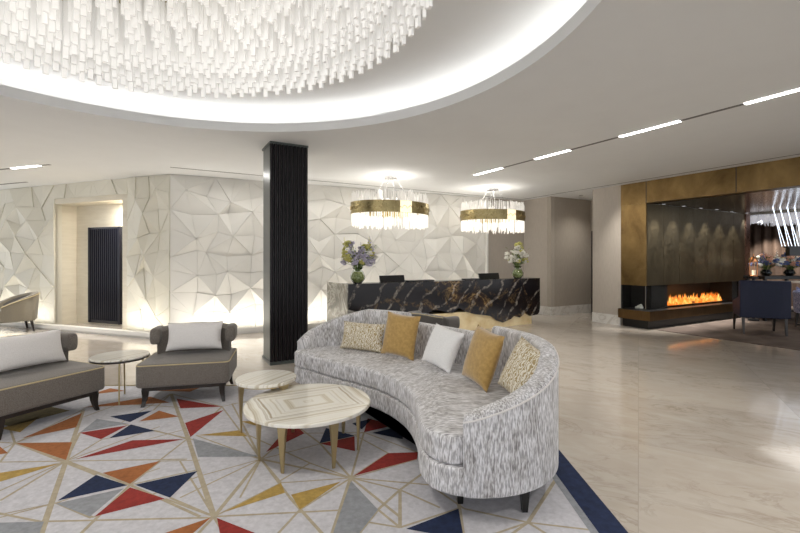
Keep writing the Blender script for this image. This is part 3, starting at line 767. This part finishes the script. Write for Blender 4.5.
def sofa_pillow(px,py,w,h,m,label,roll=0,lean=.32,turn=0,rad=2.12,t=.13,dz=0):
    # stands on the seat: measured foot pixel -> angle about the sofa's centre
    g=G(px,py,.445); a=math.atan2(g.y-CT.y,g.x-CT.x); x,y=CT.x+rad*math.cos(a),CT.y+rad*math.sin(a)
    return pillow('cushion',(x,y,.445+h/2*math.cos(lean)*abs(math.cos(roll))+.04*abs(math.sin(roll))*4+dz),w,h,t,a+PI+turn,lean,roll,m,label,group='cushions on the curved sofa')
sofa_pillow(363,350,.50,.28,M['pattern'],'cream and gold patterned rectangular cushion at the left end of the curved sofa',0,.25,.0,2.13)
sofa_pillow(405,356,.38,.40,M['goldfab'],'mustard gold cushion beside the patterned one near the left end of the sofa',.05,.22,.1,2.10)
sofa_pillow(444,368,.37,.34,M['white_fab'],'white cushion in the middle of the curved sofa',.12,.4,.05,2.10)
sofa_pillow(496,384,.36,.40,M['goldfab'],'mustard gold cushion towards the right end of the sofa, right of the white one',.10,.3,.05,2.10)
sofa_pillow(528,403,.37,.36,M['pattern'],'cream and gold patterned square cushion tucked in the right arm of the sofa',.22,.40,.22,2.20)

# ------------------------------------------------------------------ armchairs
def armchair(loc,rz,label,fab,with_pillow=True):
    t=empty('armchair',loc,rz,label,'armchair','grey armchairs with scroll topped backs')
    def slab(P,z0,z1,r,name,m,inset_top=0,warp=None):
        rings=[]
        for k in range(4):
            a=PI/2*k/3; rings.append((r*(1-math.sin(a)),z0+r*(1-math.cos(a))))
        for k in range(4):
            a=PI/2*k/3; rings.append((r*(1-math.cos(a)),z1-r+r*math.sin(a)))
        P=[Vector(p) for p in P]; ar=sum(P[i].x*P[(i+1)%len(P)].y-P[(i+1)%len(P)].x*P[i].y for i in range(len(P))); sg=1 if ar>0 else -1
        mb=MB(); R=[]
        for ins,z in rings:
            q=offset2(P,sg*ins); R.append([(p.x,p.y,z) for p in q])
        mb.loft(R,cap=False); mb.add(R[0],[tuple(range(len(P)))]); mb.add(R[-1],[tuple(range(len(P)))])
        return mb.build(name,m,t,smooth=True,angle=50,weld=True)
    def rrect(x0,x1,y0,y1,r,bow=0):
        pts=[]
        for cx,cy,a0 in((x1-r,y1-r,0),(x0+r,y1-r,90),(x0+r,y0+r,180),(x1-r,y0+r,270)):
            for k in range(5):
                a=math.radians(a0+22.5*k); pts.append(Vector((cx+r*math.cos(a),cy+r*math.sin(a))))
        return pts
    slab(rrect(-.425,.425,-.37,.30,.05),.185,.405,.025,'seat',fab)
    # piping round the seat's top edge
    pp=rrect(-.423,.423,-.368,.298,.05); pp=[(p.x,p.y,.395) for p in pp]; mb=MB(); mb.tube(pp+[pp[0]],.006,6); mb.build('seat_piping',M['piping'],t,smooth=True)
    mb=MB(); mb.prism(rrect(-.385,.385,-.335,.31,.04),.15,.19); mb.build('seat_rail',M['darkwood'],t)
    # backrest: bowed shell, wider at the top where it rolls over into two ears
    mb=MB(); R=[]
    nx=18
    for i in range(nx+1):
        u=-1+2*i/nx; x=u*.365; yf=.23-.11*u*u*u*u; yb=yf+.13; h=.70-.025*u*u
        rr=.04; sec=[(yb-.01,.19),(yf,.19),(yf-.0,.45),(yf-.01,h-rr)]
        for a in(150,120,90,60,30): sec.append(((yf+yb)/2+.065*math.cos(math.radians(a))+.01,h-rr+rr*math.sin(math.radians(a))))
        sec.append((yb+.015,h-rr)); sec.append((yb,.45))
        R.append([(x,yy,zz) for yy,zz in sec])
    mb.loft(R); mb.build('backrest',fab,t,smooth=True,angle=50)
    for s in(-1,1):
        mb=MB(); R=[]
        out=[]
        for a in range(0,360,20):
            ra=math.radians(a); cx,cz=s*.375,.598
            sx=.052*(abs(math.cos(ra))**.6)*(1 if math.cos(ra)>0 else -1); sz=.086*(abs(math.sin(ra))**.6)*(1 if math.sin(ra)>0 else -1)
            out.append((cx+sx,cz+sz))
        for yy,kk in((.065,.8),(.075,.95),(.10,1),(.27,1),(.295,.93),(.30,.8)):
            R.append([(s*.375+(x-s*.375)*kk,yy,.598+(z-.598)*kk) for x,z in out])
        mb.loft(R); mb.build('scroll_ear',fab,t,smooth=True,angle=50)
    mb=MB(); mb.tube([(-.365+.73*i/18,.365-.11*(-1+2*i/18)**4,.69-.025*(-1+2*i/18)**2) for i in range(19)],.005,6); mb.build('back_piping',M['piping'],t,smooth=True)
    for x,y in((-.35,-.30),(.35,-.30),(-.35,.27),(.35,.27)):
        mb=MB(); sx=1 if x>0 else -1; sy=1 if y>0 else -1
        mb.loft([[(x+ox+dx*r,y+oy+dy*r,z) for dx,dy in((-1,-1),(1,-1),(1,1),(-1,1))] for z,r,ox,oy in((0,.014,sx*.018,sy*.02),(.05,.018,sx*.006,sy*.006),(.10,.023,0,0),(.16,.028,0,0))])
        mb.build('leg',M['darkwood'],t)
    return t
def local_pt(t,x,y,z):
    r=t.rotation_euler.z; return Vector((t.location.x+x*math.cos(r)-y*math.sin(r),t.location.y+x*math.sin(r)+y*math.cos(r),t.location.z+z))
def chair_from_legs(fl,fr):
    d=(fr-fl); rz=math.atan2(d.y,d.x); m=(fl+fr)/2; n=Vector((-d.y,d.x)).normalized(); c=m+n*.30; return c,rz
c1,r1=chair_from_legs(Vector((-2.34,3.88)),Vector((-1.643,4.054)))
ac1=armchair((c1.x,c1.y,RT),r1,'grey armchair facing the coffee tables, nearer the dark column',M['greyfab'])
pillow('cushion',local_pt(ac1,.02,.06,.415+.15),.52,.28,.13,r1-PI/2,.3,.0,M['linen'],'pale grey lumbar cushion on the armchair nearer the dark column')
ac1.scale=(.93,.95,.955)
fl_=Vector((-2.97,3.17)); dirr=math.radians(66)
fr_=fl_+Vector((math.cos(dirr),math.sin(dirr)))*.70
c2,r2=chair_from_legs(fl_,fr_)
ac2=armchair((c2.x,c2.y,RT),r2,'grey armchair cut off by the left edge of the photograph',M['greyfab'])
pillow('cushion',local_pt(ac2,.0,.06,.415+.15),.56,.29,.13,r2-PI/2,.3,0,M['linen'],'pale grey lumbar cushion on the armchair at the left edge')
ac2.scale=(.95,.96,.955)
c3=Vector((.55,5.72)); r3=math.atan2(.58,-.46)
ac3=armchair((c3.x,c3.y,0),r3,'dark grey armchair seen from behind, between the curved sofa and the desk',M['greydark'])
ac3.scale=(.95,.95,.93)

# far chair by the left relief wall
t=empty('tub_chair',(-7.22,8.02,0.0),math.radians(-38),'olive grey tub chair with gold piping by the far left relief wall','armchair')
def tub():
    fabd,fabl=M['greydark'],weave('olive grey velvet',(.16,.14,.10),(.24,.21,.16))
    mb=MB(); mb.prism([(-.30,-.32),(.30,-.32),(.33,.0),(.28,.28),(-.28,.28),(-.33,0)],.20,.42); mb.build('seat',fabl,t,bevel=.03,seg=3)
    mb=MB(); R=[]
    for i in range(17):
        a=math.radians(-35+250*i/16); c,s=math.cos(a),math.sin(a); k=1-min(1,abs((i-8)/8))**2
        ht=.48+.22*k+.02
        R.append([(.30*c,.28*s,.22),(.37*c,.35*s,.22),(.40*c,.38*s,ht-.02),(.38*c,.36*s,ht),(.31*c,.29*s,ht-.01),(.29*c,.27*s,ht-.05)])
    mb.loft(R); mb.build('backrest',fabl,t,smooth=True,angle=50)
    mb=MB(); R=[]
    for i in range(1,16):
        a=math.radians(-35+250*i/16); c,s=math.cos(a),math.sin(a); k=1-min(1,abs((i-8)/8))**2; ht=.48+.22*k
        R.append([(.27*c,.25*s,.30),(.315*c,.295*s,.30),(.315*c,.295*s,ht-.03),(.285*c,.265*s,ht-.03)])
    mb.loft(R); mb.build('inner_padding',fabd,t,smooth=True,angle=50)
    mb=MB(); mb.tube([(.405*math.cos(math.radians(-35+250*i/16)),.385*math.sin(math.radians(-35+250*i/16)),.48+.22*(1-min(1,abs((i-8)/8))**2)) for i in range(17)],.008,6); mb.build('gold_piping',M['piping'],t,smooth=True)
    for x,y in((-.24,-.24),(.24,-.24),(-.22,.22),(.22,.22)):
        mb=MB(); leg(mb,x,y,.21,.022,.012,(x*.15,y*.15)); mb.build('leg',M['darkwood'],t)
tub()

# ------------------------------------------------------------------ tables
def coffee_table(loc,r,h,legs,mtop,label,rz=0,kind='coffee_table',legw=.03):
    t=empty(kind,loc,rz,label,'coffee table')
    mb=MB(); mb.lathe([(r-.012,h-.028),(r,h-.022),(r,h-.005),(r-.005,h)],n=64); mb.build('stone_top',mtop,t,smooth=True,angle=30)
    mb=MB(); mb.lathe([(r*.93,h-.034),(r*.93,h-.028),(r*.4,h-.028),(r*.4,h-.034)],n=48); mb.build('top_frame',M['leg'],t)
    for a,rl in legs:
        a=math.radians(a)-rz; c,s=math.cos(a),math.sin(a); mb=MB(); R=[]
        for z,w,th,rr in((0,.010,.006,rl),(h*.35,.016,.007,rl+.004),(h*.7,.024,.009,rl+.004),(h*.86,.030,.010,rl-.0),(h-.034,.052,.011,rl-.02)):
            R.append([(rr*c+dx*w*c*.55-dy*w*s, rr*s+dx*w*s*.55+dy*w*c, z) for dx,dy in((-1,-1),(1,-1),(1,1),(-1,1))])
        mb.loft(R); mb.build('leg',M['leg'],t,bevel=.002)
    return t
coffee_table((-.645,3.03,RT),.435,.335,[(212,.34),(256,.36),(308,.36),(357,.35),(122,.34),(52,.34)],M['tabletop'],'larger round coffee table with nested stripe onyx top and brass legs')
coffee_table((-1.06,3.41,RT),.232,.40,[(212,.19),(330,.19),(90,.19)],M['tabletop2'],'smaller round coffee table with striped onyx top, behind the larger one')
# side table between the armchairs: two half tops on thin rods
t=empty('side_table',(-2.70,4.15,RT),0,'striped onyx side table on thin brass rods between the two grey armchairs','side table')
mb=MB(); mb.lathe([(.242,.392),(.248,.396),(.248,.406),(.242,.41)],n=48); mb.build('stone_top',M['tabletop2'],t,smooth=True,angle=30)
mb=MB(); mb.lathe([(.23,.372),(.248,.38),(.248,.392),(.1,.392),(.1,.372)],n=48); mb.build('top_frame',M['darkwood'],t)
for px,py in((96,404),(119,407),(125,395),(148,397)):
    g=G(px,py); x,y=(g.x+2.70)*.95,(g.y-4.15)*.95; mb=MB(); mb.tube([(x,y,0),(x*.85,y*.85,.375)],.007,8); mb.build('leg',M['leg'],t)

# ------------------------------------------------------------------ fireplace block and lounge
ZB=2.43
Wp=lambda s,u=0: W0-V*s+U*u           # s along the right wall towards the viewer, u into the lounge
FS=.515
# beam over the lounge opening
mb=MB(); mb.prism([Wp(.515),Wp(7.5),Wp(7.5,.25),Wp(.515,.25)],ZB,CZ); mb.prism([Wp(0,-.004),Wp(.513,-.004),Wp(.513,.2),Wp(0,.2)],ZB+.0,CZ); o=mb.build('trim_4',M['brass']); struct(o)
mb=MB(); q=Wp(1.65,-.006); 
for s_ in(.02,1.50,3.2,4.9):
    q=Wp(s_+.5,-.002); mb.box((q.x,q.y,(ZB+CZ)/2),(.006,.012,CZ-ZB-.01),TH)
struct(mb.build('trim_5',M['black']))
# chimney breast
FW=3.97
fp=empty('fireplace',(*Wp(0),0),TH,'long corner fireplace clad in dark bronze with a brass end and low burning flames','fireplace')
def pr(mb,u0,u1,s0,s1,z0,z1): mb.prism([(u0,-s1),(u1,-s1),(u1,-s0),(u0,-s0)],z0,z1)
mb=MB(); pr(mb,0,.03,0,FS,.83,ZB); mb.build('brass_end_cladding',M['brass'],fp)
mb=MB(); pr(mb,.03,FW,.02,FS-.012,.83,ZB); mb.build('chimney_breast',M['brassdark'],fp)
for k in range(7):
    u0=.03+(FW-.03)*k/7; mb=MB(); pr(mb,u0+.003,u0+(FW-.03)/7-.003,FS-.012,FS+.004,.84,ZB-.004); mb.build('bronze_panel',M['brassdark'],fp)
mb=MB(); pr(mb,-.10,FW,-.0,FS+.14,.17,.35); mb.build('hearth_fascia',brass('brown bronze fascia',(.12,.075,.035),(.24,.15,.07),.35),fp)
mb=MB(); pr(mb,-.09,FW,0,FS+.13,.35,.356); mb.build('hearth_top',M['black'],fp)
mb=MB(); pr(mb,.02,FW,0.03,FS+.03,0,.17); mb.build('plinth',M['black'],fp)
mb=MB(); pr(mb,.0,FW,0.0,.03,.356,.83); pr(mb,FW-.3,FW,.03,FS,.356,.83); pr(mb,3.42,FW-.3,.03,FS-.03,.357,.829); pr(mb,.24,.80,.06,FS-.04,.357,.829); mb.build('firebox_lining',mat('matt black firebox',(.012,.010,.009),.8),fp)
mb=MB(); pr(mb,.88,3.35,.13,.42,.357,.385); mb.build('burner_tray',M['black'],fp)
mb=MB(); pr(mb,.01,.018,.03,FS-.02,.357,.829); pr(mb,.018,FW-.3,FS-.018,FS-.010,.357,.829); mb.build('glass_screen',M['fireglass'],fp)
mb=MB(); 
for z0 in(.357,): mb.box((.014,-FS+.014,.593),(.012,.012,.47))
mb.build('glass_corner_bead',M['steel'],fp)
def fire_mat():
    m=bpy.data.materials.new('flames'); m.use_nodes=True; N=m.node_tree.nodes; L=m.node_tree.links; b=N['Principled BSDF']
    v=coords(m,'Object',(1,1,1)); n=noise_(m,v,9,4,.6,.6); sp_=N.new('ShaderNodeSeparateXYZ'); L.new(v,sp_.inputs[0])
    r=ramp(m,n.outputs[0],[(.35,(1,.10,.008)),(.5,(1,.28,.03)),(.65,(1,.62,.16))])
    b.inputs['Base Color'].default_value=(.02,.01,0,1); L.new(r.outputs[0],b.inputs['Emission Color']); b.inputs['Emission Strength'].default_value=.75
    b.inputs['Alpha'].default_value=.75
    return m
FM=fire_mat()
mb=MB(); rnd=random.Random(11)
x=.94
while x<3.25:
    hgt=rnd.uniform(.08,.22)*(1 if rnd.random()<.75 else .6); w=rnd.uniform(.02,.05); y=-rnd.uniform(.18,.36); R=[]
    ph=rnd.uniform(0,6)
    for k in range(7):
        t_=k/6; ww=w*(1-t_)**.7*(.75+.5*math.sin(t_*3+1))+.001; ox=.02*math.sin(ph+t_*4)*t_
        R.append([(x+ox+ww*math.cos(a*PI/3),y+ww*.6*math.sin(a*PI/3),.38+hgt*t_) for a in range(6)])
    mb.loft(R); x+=rnd.uniform(.006,.018)
o=mb.build('flames',FM,fp,smooth=True); o['kind']='stuff'; o['label']='orange flames'
for k in range(9):
    mb=MB(); x=.95+k*.24; mb.tube([(x,-.2,.40),(x+.19,-.34,.405)],.018,7,r2=.014); mb.build('log',M['dark'],fp)
# ornaments on the hearth corner
mb=MB(); 
for dx,dy,dz,r in((0,0,.04,.045),(.05,.01,.03,.035),(-.04,.02,.028,.03),(.02,-.02,.075,.028)): mb.ball((dx,dy,dz),r,10,7)
q=Wp(FS*.6,.12); o=mb.build('white_coral',M['stone'],loc=(q.x,q.y,.357),smooth=True); tag(o,'small white shell ornament standing in the glazed corner of the fireplace','ornament')
# post at the far end of the chimney breast
mb=MB(); pr2=[Wp(FS+.03,FW+.002),Wp(FS+.03,FW+.2),Wp(.1,FW+.2),Wp(.1,FW+.002)]; mb.prism(pr2,0,ZB); struct(mb.build('trim_6',brass('reddish bronze post',(.16,.09,.07),(.26,.16,.13),.3)))
# soffit of the lounge
mb=MB(); mb.prism([Wp(FS,.2),Wp(7.5,.2),Wp(7.5,7.5),Wp(-2.5,7.5),Wp(-2.5,FW+.3),Wp(FS,FW+.2)],ZB-.0,ZB+.05); struct(mb.build('ceiling_lounge',M['soffit']))
for k,(px,py) in enumerate(((648,206.5),(663,204.5),(666,208.5),(683,206.5),(700,208.5),(716,209.8),(715.5,213.5),(731,212.0),(746,213.3))):
    pos=['nearest the brass end','second','third','fourth','fifth','sixth','seventh','eighth','nearest the reddish post'][k]
    lab='tiny downlight in the bronze soffit above the fireplace, '+(pos if k in(0,8) else pos+' along from the brass end')
    Y=F*(ZB-H)/(HY-py); downlight(px,py,lab,ZB,'downlights above the fireplace')
# lounge carpet
mb=MB(); mb.prism([Wp(FS+.17,.05),Wp(7.5,.05),Wp(7.5,7.5),Wp(FS+.17,7.5)],0.001,.01); mb.prism([Wp(FS+.16,FW+.3),Wp(FS+.16,7.5),Wp(-2.4,7.5),Wp(-2.4,FW+.3)],0.001,.01); tag(mb.build('carpet',M['loungerug']),'brown grey patterned carpet covering the lounge floor by the fireplace','carpet')
# curtain wall at the back of the lounge
mb=MB(); a0,a1=Wp(-2.4,7.5),Wp(7.4,7.5); nn=200; P=[]
for i in range(nn+1):
    q=a0+(a1-a0)*i/nn; P.append(q-U*(.05*math.sin(i*1.25)+.06))
mb.prism(P+[a1+U*.02,a0+U*.02],0.012,ZB-.01); tag(mb.build('curtain',M['curtain'],smooth=True,angle=60),'dark brown pleated curtain across the back of the lounge','curtain')
for nm,p,q in(('wall_lounge_back',Wp(-2.5,FW-1.2),Wp(-2.5,7.6)),('wall_lounge_side',Wp(-2.5,7.6),Wp(7.5,7.6))):
    struct(wallbox(nm,p,q,0,ZB,M['darkwood'],.1))
# black console with flowers
def LP2(px,Y): return Vector(((px-400)*Y/F,Y))
cpos=LP2(776,9.6)
t=empty('console_table',(cpos.x,cpos.y,.01),TH*0+.15,'black console table carrying flowers behind the navy chair','table')
mb=MB(); mb.box((0,0,.935),(1.15,.5,.07)); mb.build('table_top',M['black'],t,bevel=.005)
for x in(-.52,.52):
    for y in(-.2,.2):
        mb=MB(); mb.box((x,y,.45),(.05,.05,.9)); mb.build('leg',M['black'],t)
mb=MB(); mb.box((0,.0,.2),(1.0,.4,.03)); mb.build('shelf',M['black'],t)
for dx,lab,seed,pet in((-.22,'leafy cream and peach flower arrangement on the black console, left one',21,[M['pinkpetal'],M['whitepetal'],M['whitepetal'],M['bluepetal']]),(.30,'mixed white, blue and peach flower arrangement on the black console, right one',22,[M['whitepetal'],M['bluepetal'],M['pinkpetal']])):
    q=(cpos.x+dx,cpos.y,.98)
    vase(q,.18,.11,'dark glass vase under the '+('left' if dx<0 else 'right')+' flower arrangement on the black console',M['dark'])
    bouquet((q[0],q[1],q[2]+.14),.31,.34,lab,pet,40,seed,1.4,.1)
g=LP2(753.5,9.35); t=empty('lantern',(g.x,g.y,.01),0,'tall copper lantern beside the reddish fireplace post','lantern')
mb=MB(); mb.lathe([(.10,.0),(.10,.03),(.03,.05),(.03,.90),(.09,.92),(.09,.95)],n=20); mb.build('stand',M['black'],t,smooth=True,angle=40)
mb=MB()
for z0 in(.96,1.27): mb.lathe([(.075,z0),(.085,z0+.01),(.085,z0+.025),(.075,z0+.035)],n=20)
mb.lathe([(.08,1.30),(.05,1.37),(.012,1.40),(.012,1.45)],n=20)
for k in range(6):
    a=k*PI/3; mb.tube([(.075*math.cos(a),.075*math.sin(a),.98),(.075*math.cos(a),.075*math.sin(a),1.29)],.006,6)
mb.build('copper_cage',M['copper'],t,smooth=True,angle=40)
mb=MB(); mb.lathe([(.03,.99),(.03,1.10)],n=12); mb.build('candle',M['litpanel'],t)

# navy chair
def navy_chair(loc,rz,label,m,w=.66,h=.97,group=None):
    t=empty('lounge_chair',loc,rz,label,'chair',group)
    mb=MB(); mb.box((0,0,.40),(w-.08,.55,.14)); mb.build('seat',m,t,bevel=.03,seg=3)
    mb=MB(); R=[]
    for i in range(11):
        u=-1+.2*i; x=u*w/2; y=.30-.05*u*u; R.append([(x,y-.05,.30),(x,y+.05,.30),(x,y+.07,h-.03),(x,y+.05,h),(x,y-.0,h),(x,y-.03,h-.03)])
    mb.loft(R); mb.build('backrest',m,t,smooth=True,angle=50,bevel=.01)
    for s in(-1,1):
        mb=MB(); mb.loft([[(s*(w/2-.10),yy,.30),(s*(w/2-.04),yy,.30),(s*(w/2-.03),yy,zz),(s*(w/2-.10),yy,zz)] for yy,zz in((-.28,.56),(-.1,.60),(.1,.66),(.28,.80))]); mb.build('armrest',m,t,bevel=.012)
    for x in(-1,1):
        for y in(-1,1):
            mb=MB(); leg(mb,x*(w/2-.06),y*.25,.34,.022,.013,(0,y*.04)); mb.build('leg',M['darkwood'],t)
    return t
p1=G(742,334.3); p2=G(789,337); d=Vector((p2.x-p1.x,p2.y-p1.y)); rz=math.atan2(d.y,d.x); mid=(Vector((p1.x,p1.y))+Vector((p2.x,p2.y)))/2; nn=Vector((-d.y,d.x)).normalized()
cn=mid+nn*.30
navy_chair((cn.x,cn.y,.01),rz+PI,'navy blue lounge chair seen from behind beside the fireplace',M['navy'],.72,.96)
cq=LP2(822,8.1); navy_chair((cq.x,cq.y,.01),rz+PI*.5,'blue and white patterned lounge chair cut off by the right edge',M['navypat'],.7,.72)
# white table glimpsed at the right edge
g=LP2(806,8.7); t=empty('lounge_table',(g.x,g.y,.01),0,'small white topped table at the right edge behind the navy chair','table')
mb=MB(); mb.lathe([(.26,.85),(.27,.86),(.27,.88),(.26,.89)],n=32); mb.build('table_top',M['whitemarble'],t,smooth=True,angle=30)
mb=MB(); mb.lathe([(.16,0),(.16,.02),(.025,.04),(.025,.85)],n=20); mb.build('pedestal',M['black'],t,smooth=True,angle=40)

# lounge crystal chandelier and light rods
q=LP2(790,10.6); t=empty('lounge_chandelier',(q.x,q.y,ZB),TH,'low glittering crystal ceiling chandelier in the lounge','chandelier')
mb=MB(); mb.box((0,0,-.02),(2.6,1.6,.04)); mb.build('ceiling_plate',M['steel'],t)
mb=MB()
for i in range(900):
    x,y=random.uniform(-1.28,1.28),random.uniform(-.78,.78); z=random.uniform(.04,.17); mb.box((x,y,-.04-z/2),(.012,.012,z))
o=mb.build('crystal_drops',emit('sparkling drops',(.95,.95,1),.1),t); o['kind']='stuff'
mb=MB()
for i in range(26):
    a=i*2.4; r=.02+.05*random.random(); mb.box((-.98+r*math.cos(a),-.5+r*math.sin(a),-.42-.3*random.random()),(.012,.012,.35))
o=mb.build('crystal_tassel',M['crystal'],t)
qa=LP2(789,8.9); t=empty('rod_pendant',(qa.x,qa.y,ZB),0,'pendant of slanting blue white light rods above a dark bar in the lounge','pendant light')
mb=MB(); mb.box((.12,0,-.83),(.36,.12,.03)); mb.box((.12,0,-.93),(.30,.10,.17)); mb.build('dark_bar',M['black'],t)
for k in range(10):
    mb=MB(); x0=-.33+.075*k; x1=-.12+.07*k; mb.tube([(x0,.10*(k%2),-.0),(x1,.03,-.815)],.005,6); mb.build('light_rod',M['rodlight'],t)

# ------------------------------------------------------------------ lights
def light(kind,name,loc,power,color=(1,1,1),size=.1,rot=(0,0,0),sy=None,**k):
    l=bpy.data.lights.new(name,kind); l.energy=power; l.color=color
    if kind=='AREA':
        l.size=size
        if sy: l.shape='RECTANGLE'; l.size_y=sy
    elif kind in('POINT','SPOT'): l.shadow_soft_size=size
    for a,v in k.items(): setattr(l,a,v)
    o=bpy.data.objects.new(name,l); o.location=loc; o.rotation_euler=rot; col.objects.link(o); return o
warm=(1,.95,.88)
# uplights hidden behind the plinths
def upl(O,D,N,a,b,P):
    q=O+D*(a+b)/2+N*.29; light('AREA','uplight',(q.x,q.y,.06),P,(1,.95,.87),b-a,(PI,0,math.atan2(D.y,D.x)),.05)
upl(A,D_AC,N_AC,.15,DB-.1,19); upl(A,LD,N_L,.15,1.0,3); upl(A,LD,N_L,3.2,7.0,10)
# ceiling wall washers
q=A+D_AC*(DB/2)+N_AC*.75; light('AREA','wall washer',(q.x,q.y,CZ-.01),17,(1,.97,.93),DB-.4,(math.radians(-12),0,math.atan2(D_AC.y,D_AC.x)),.12)
q=LP(1.9,.2); light('AREA','recess light',(*LP(1.42,.2),2.44),16,warm,.4,(0,0,0),.12); q=LP(2.3,-.7); light('SPOT','ceiling fill spot',(q.x,q.y,CZ-.02),30,warm,.04,(0,0,0),spot_size=math.radians(110),spot_blend=1); q=cor-V*.75-U*.7; light('SPOT','ceiling fill spot',(q.x,q.y,CZ-.02),30,warm,.04,(0,0,0),spot_size=math.radians(130),spot_blend=1)  # added fill before the recess; the corridor one fills the niche under its downlight
for x,y in((-.17,7.77),(1.96,9.08)):
    light('POINT','pendant lamp',(x,y,2.25),3.6,warm,.12); light('POINT','pendant uplight',(x,y,2.60),5,warm,.15)
for k in range(5):
    a=2*PI*k/5; light('POINT','chandelier lamp',(-1.35+.75*math.cos(a),1.87+.75*math.sin(a),2.5),1.8,(1,.97,.92),.2)
light('SPOT','chandelier spot',(-1.35,1.87,CZ+.24),50,(1,.97,.92),.2,(0,0,0),spot_size=math.radians(150),spot_blend=1)
# fill spots added under the ceiling over the seating and the aisle, without fittings
for x,y,p in((2.4,6.8,60),(2.6,3.2,60),(-3.6,5.9,70),(.9,5.6,50),(-4.5,3.0,40),(2.2,.6,60),(-6.5,6.5,80)):
    light('SPOT','ceiling fill spot',(x,y,CZ-.02),p*1.25,(1,.97,.93),.04,(0,0,0),spot_size=math.radians(110),spot_blend=1)
# fireplace glow and the soffit spots
q=Wp(FS-.2,1.4); light('AREA','fire glow',(q.x,q.y,.6),1.2,(1,.4,.1),1.6,(math.radians(90),0,TH),.2)
for k in range(6):
    q=Wp(FS+.30,.30+k*.62); light('SPOT','soffit spot',(q.x,q.y,ZB-.02),110,warm,.03,(math.radians(16),0,TH),spot_size=math.radians(64),spot_blend=.8)
q=Wp(.3,-1.0); light('SPOT','brass wash',(q.x,q.y,CZ-.03),45,warm,.05,(math.radians(0),math.radians(-38),TH),spot_size=math.radians(70),spot_blend=.9)
q=Wp(2.5,2.5); light('AREA','lounge light',(q.x,q.y,ZB-.02),9,warm,1.6)
for u_ in (-1.2,-.2,.8,1.8):  # added spots, no fittings, that brighten the dark curtain
    q=Wp(u_,6.7); light('SPOT','curtain fill spot',(q.x,q.y,ZB-.08),90,warm,.04,(0,math.radians(-22),TH),spot_size=math.radians(80),spot_blend=.8)
for u_ in (3.9,4.7):
    q=Wp(.6,u_); light('SPOT','table spot',(q.x,q.y,ZB-.08),30,(.9,.93,1),.04,(math.radians(12),0,TH),spot_size=math.radians(70),spot_blend=.8)
w=bpy.data.worlds.new('World'); sc.world=w; w.use_nodes=True; bg=w.node_tree.nodes['Background']; bg.inputs[0].default_value=(.93,.96,1,1); bg.inputs[1].default_value=.75

# sub-parts: trims and fittings belong to the part they sit on (all part origins coincide)
SUB={'seat_piping':'seat','back_piping':'backrest','gold_piping':'backrest','inner_padding':'backrest','screen':'screen_housing','lens':'rim','diffuser':'slot_frame',
     'log':'burner_tray','flames':'burner_tray','band_ornament':'brass_band','crystal_panel':'brass_band','water':'glass_body','louvre_slats':'door_leaf','door_handle':'door_leaf','candle':'copper_cage'}
for t in [o for o in bpy.data.objects if o.type=='EMPTY']:
    kids={}
    for c in t.children: kids.setdefault(c.name.split('.')[0],[]).append(c)
    for a,b in SUB.items():
        if a in kids and b in kids:
            for c in kids[a]: c.parent=kids[b][0]

# ------------------------------------------------------------------ camera
cam=bpy.data.cameras.new('Camera'); cam.sensor_width=36; cam.lens=F/800*36; cam.shift_y=-(266.5-HY)/800; cam.clip_start=.02
co=bpy.data.objects.new('Camera',cam); co.location=(0,0,H); co.rotation_euler=(PI/2,0,0); col.objects.link(co); sc.camera=co
sc.view_settings.view_transform='Standard'; sc.view_settings.look='None'; sc.view_settings.gamma=1; sc.view_settings.exposure=1.08
sc.cycles.use_denoising=True; sc.cycles.max_bounces=10; sc.cycles.diffuse_bounces=5; sc.cycles.sample_clamp_indirect=6
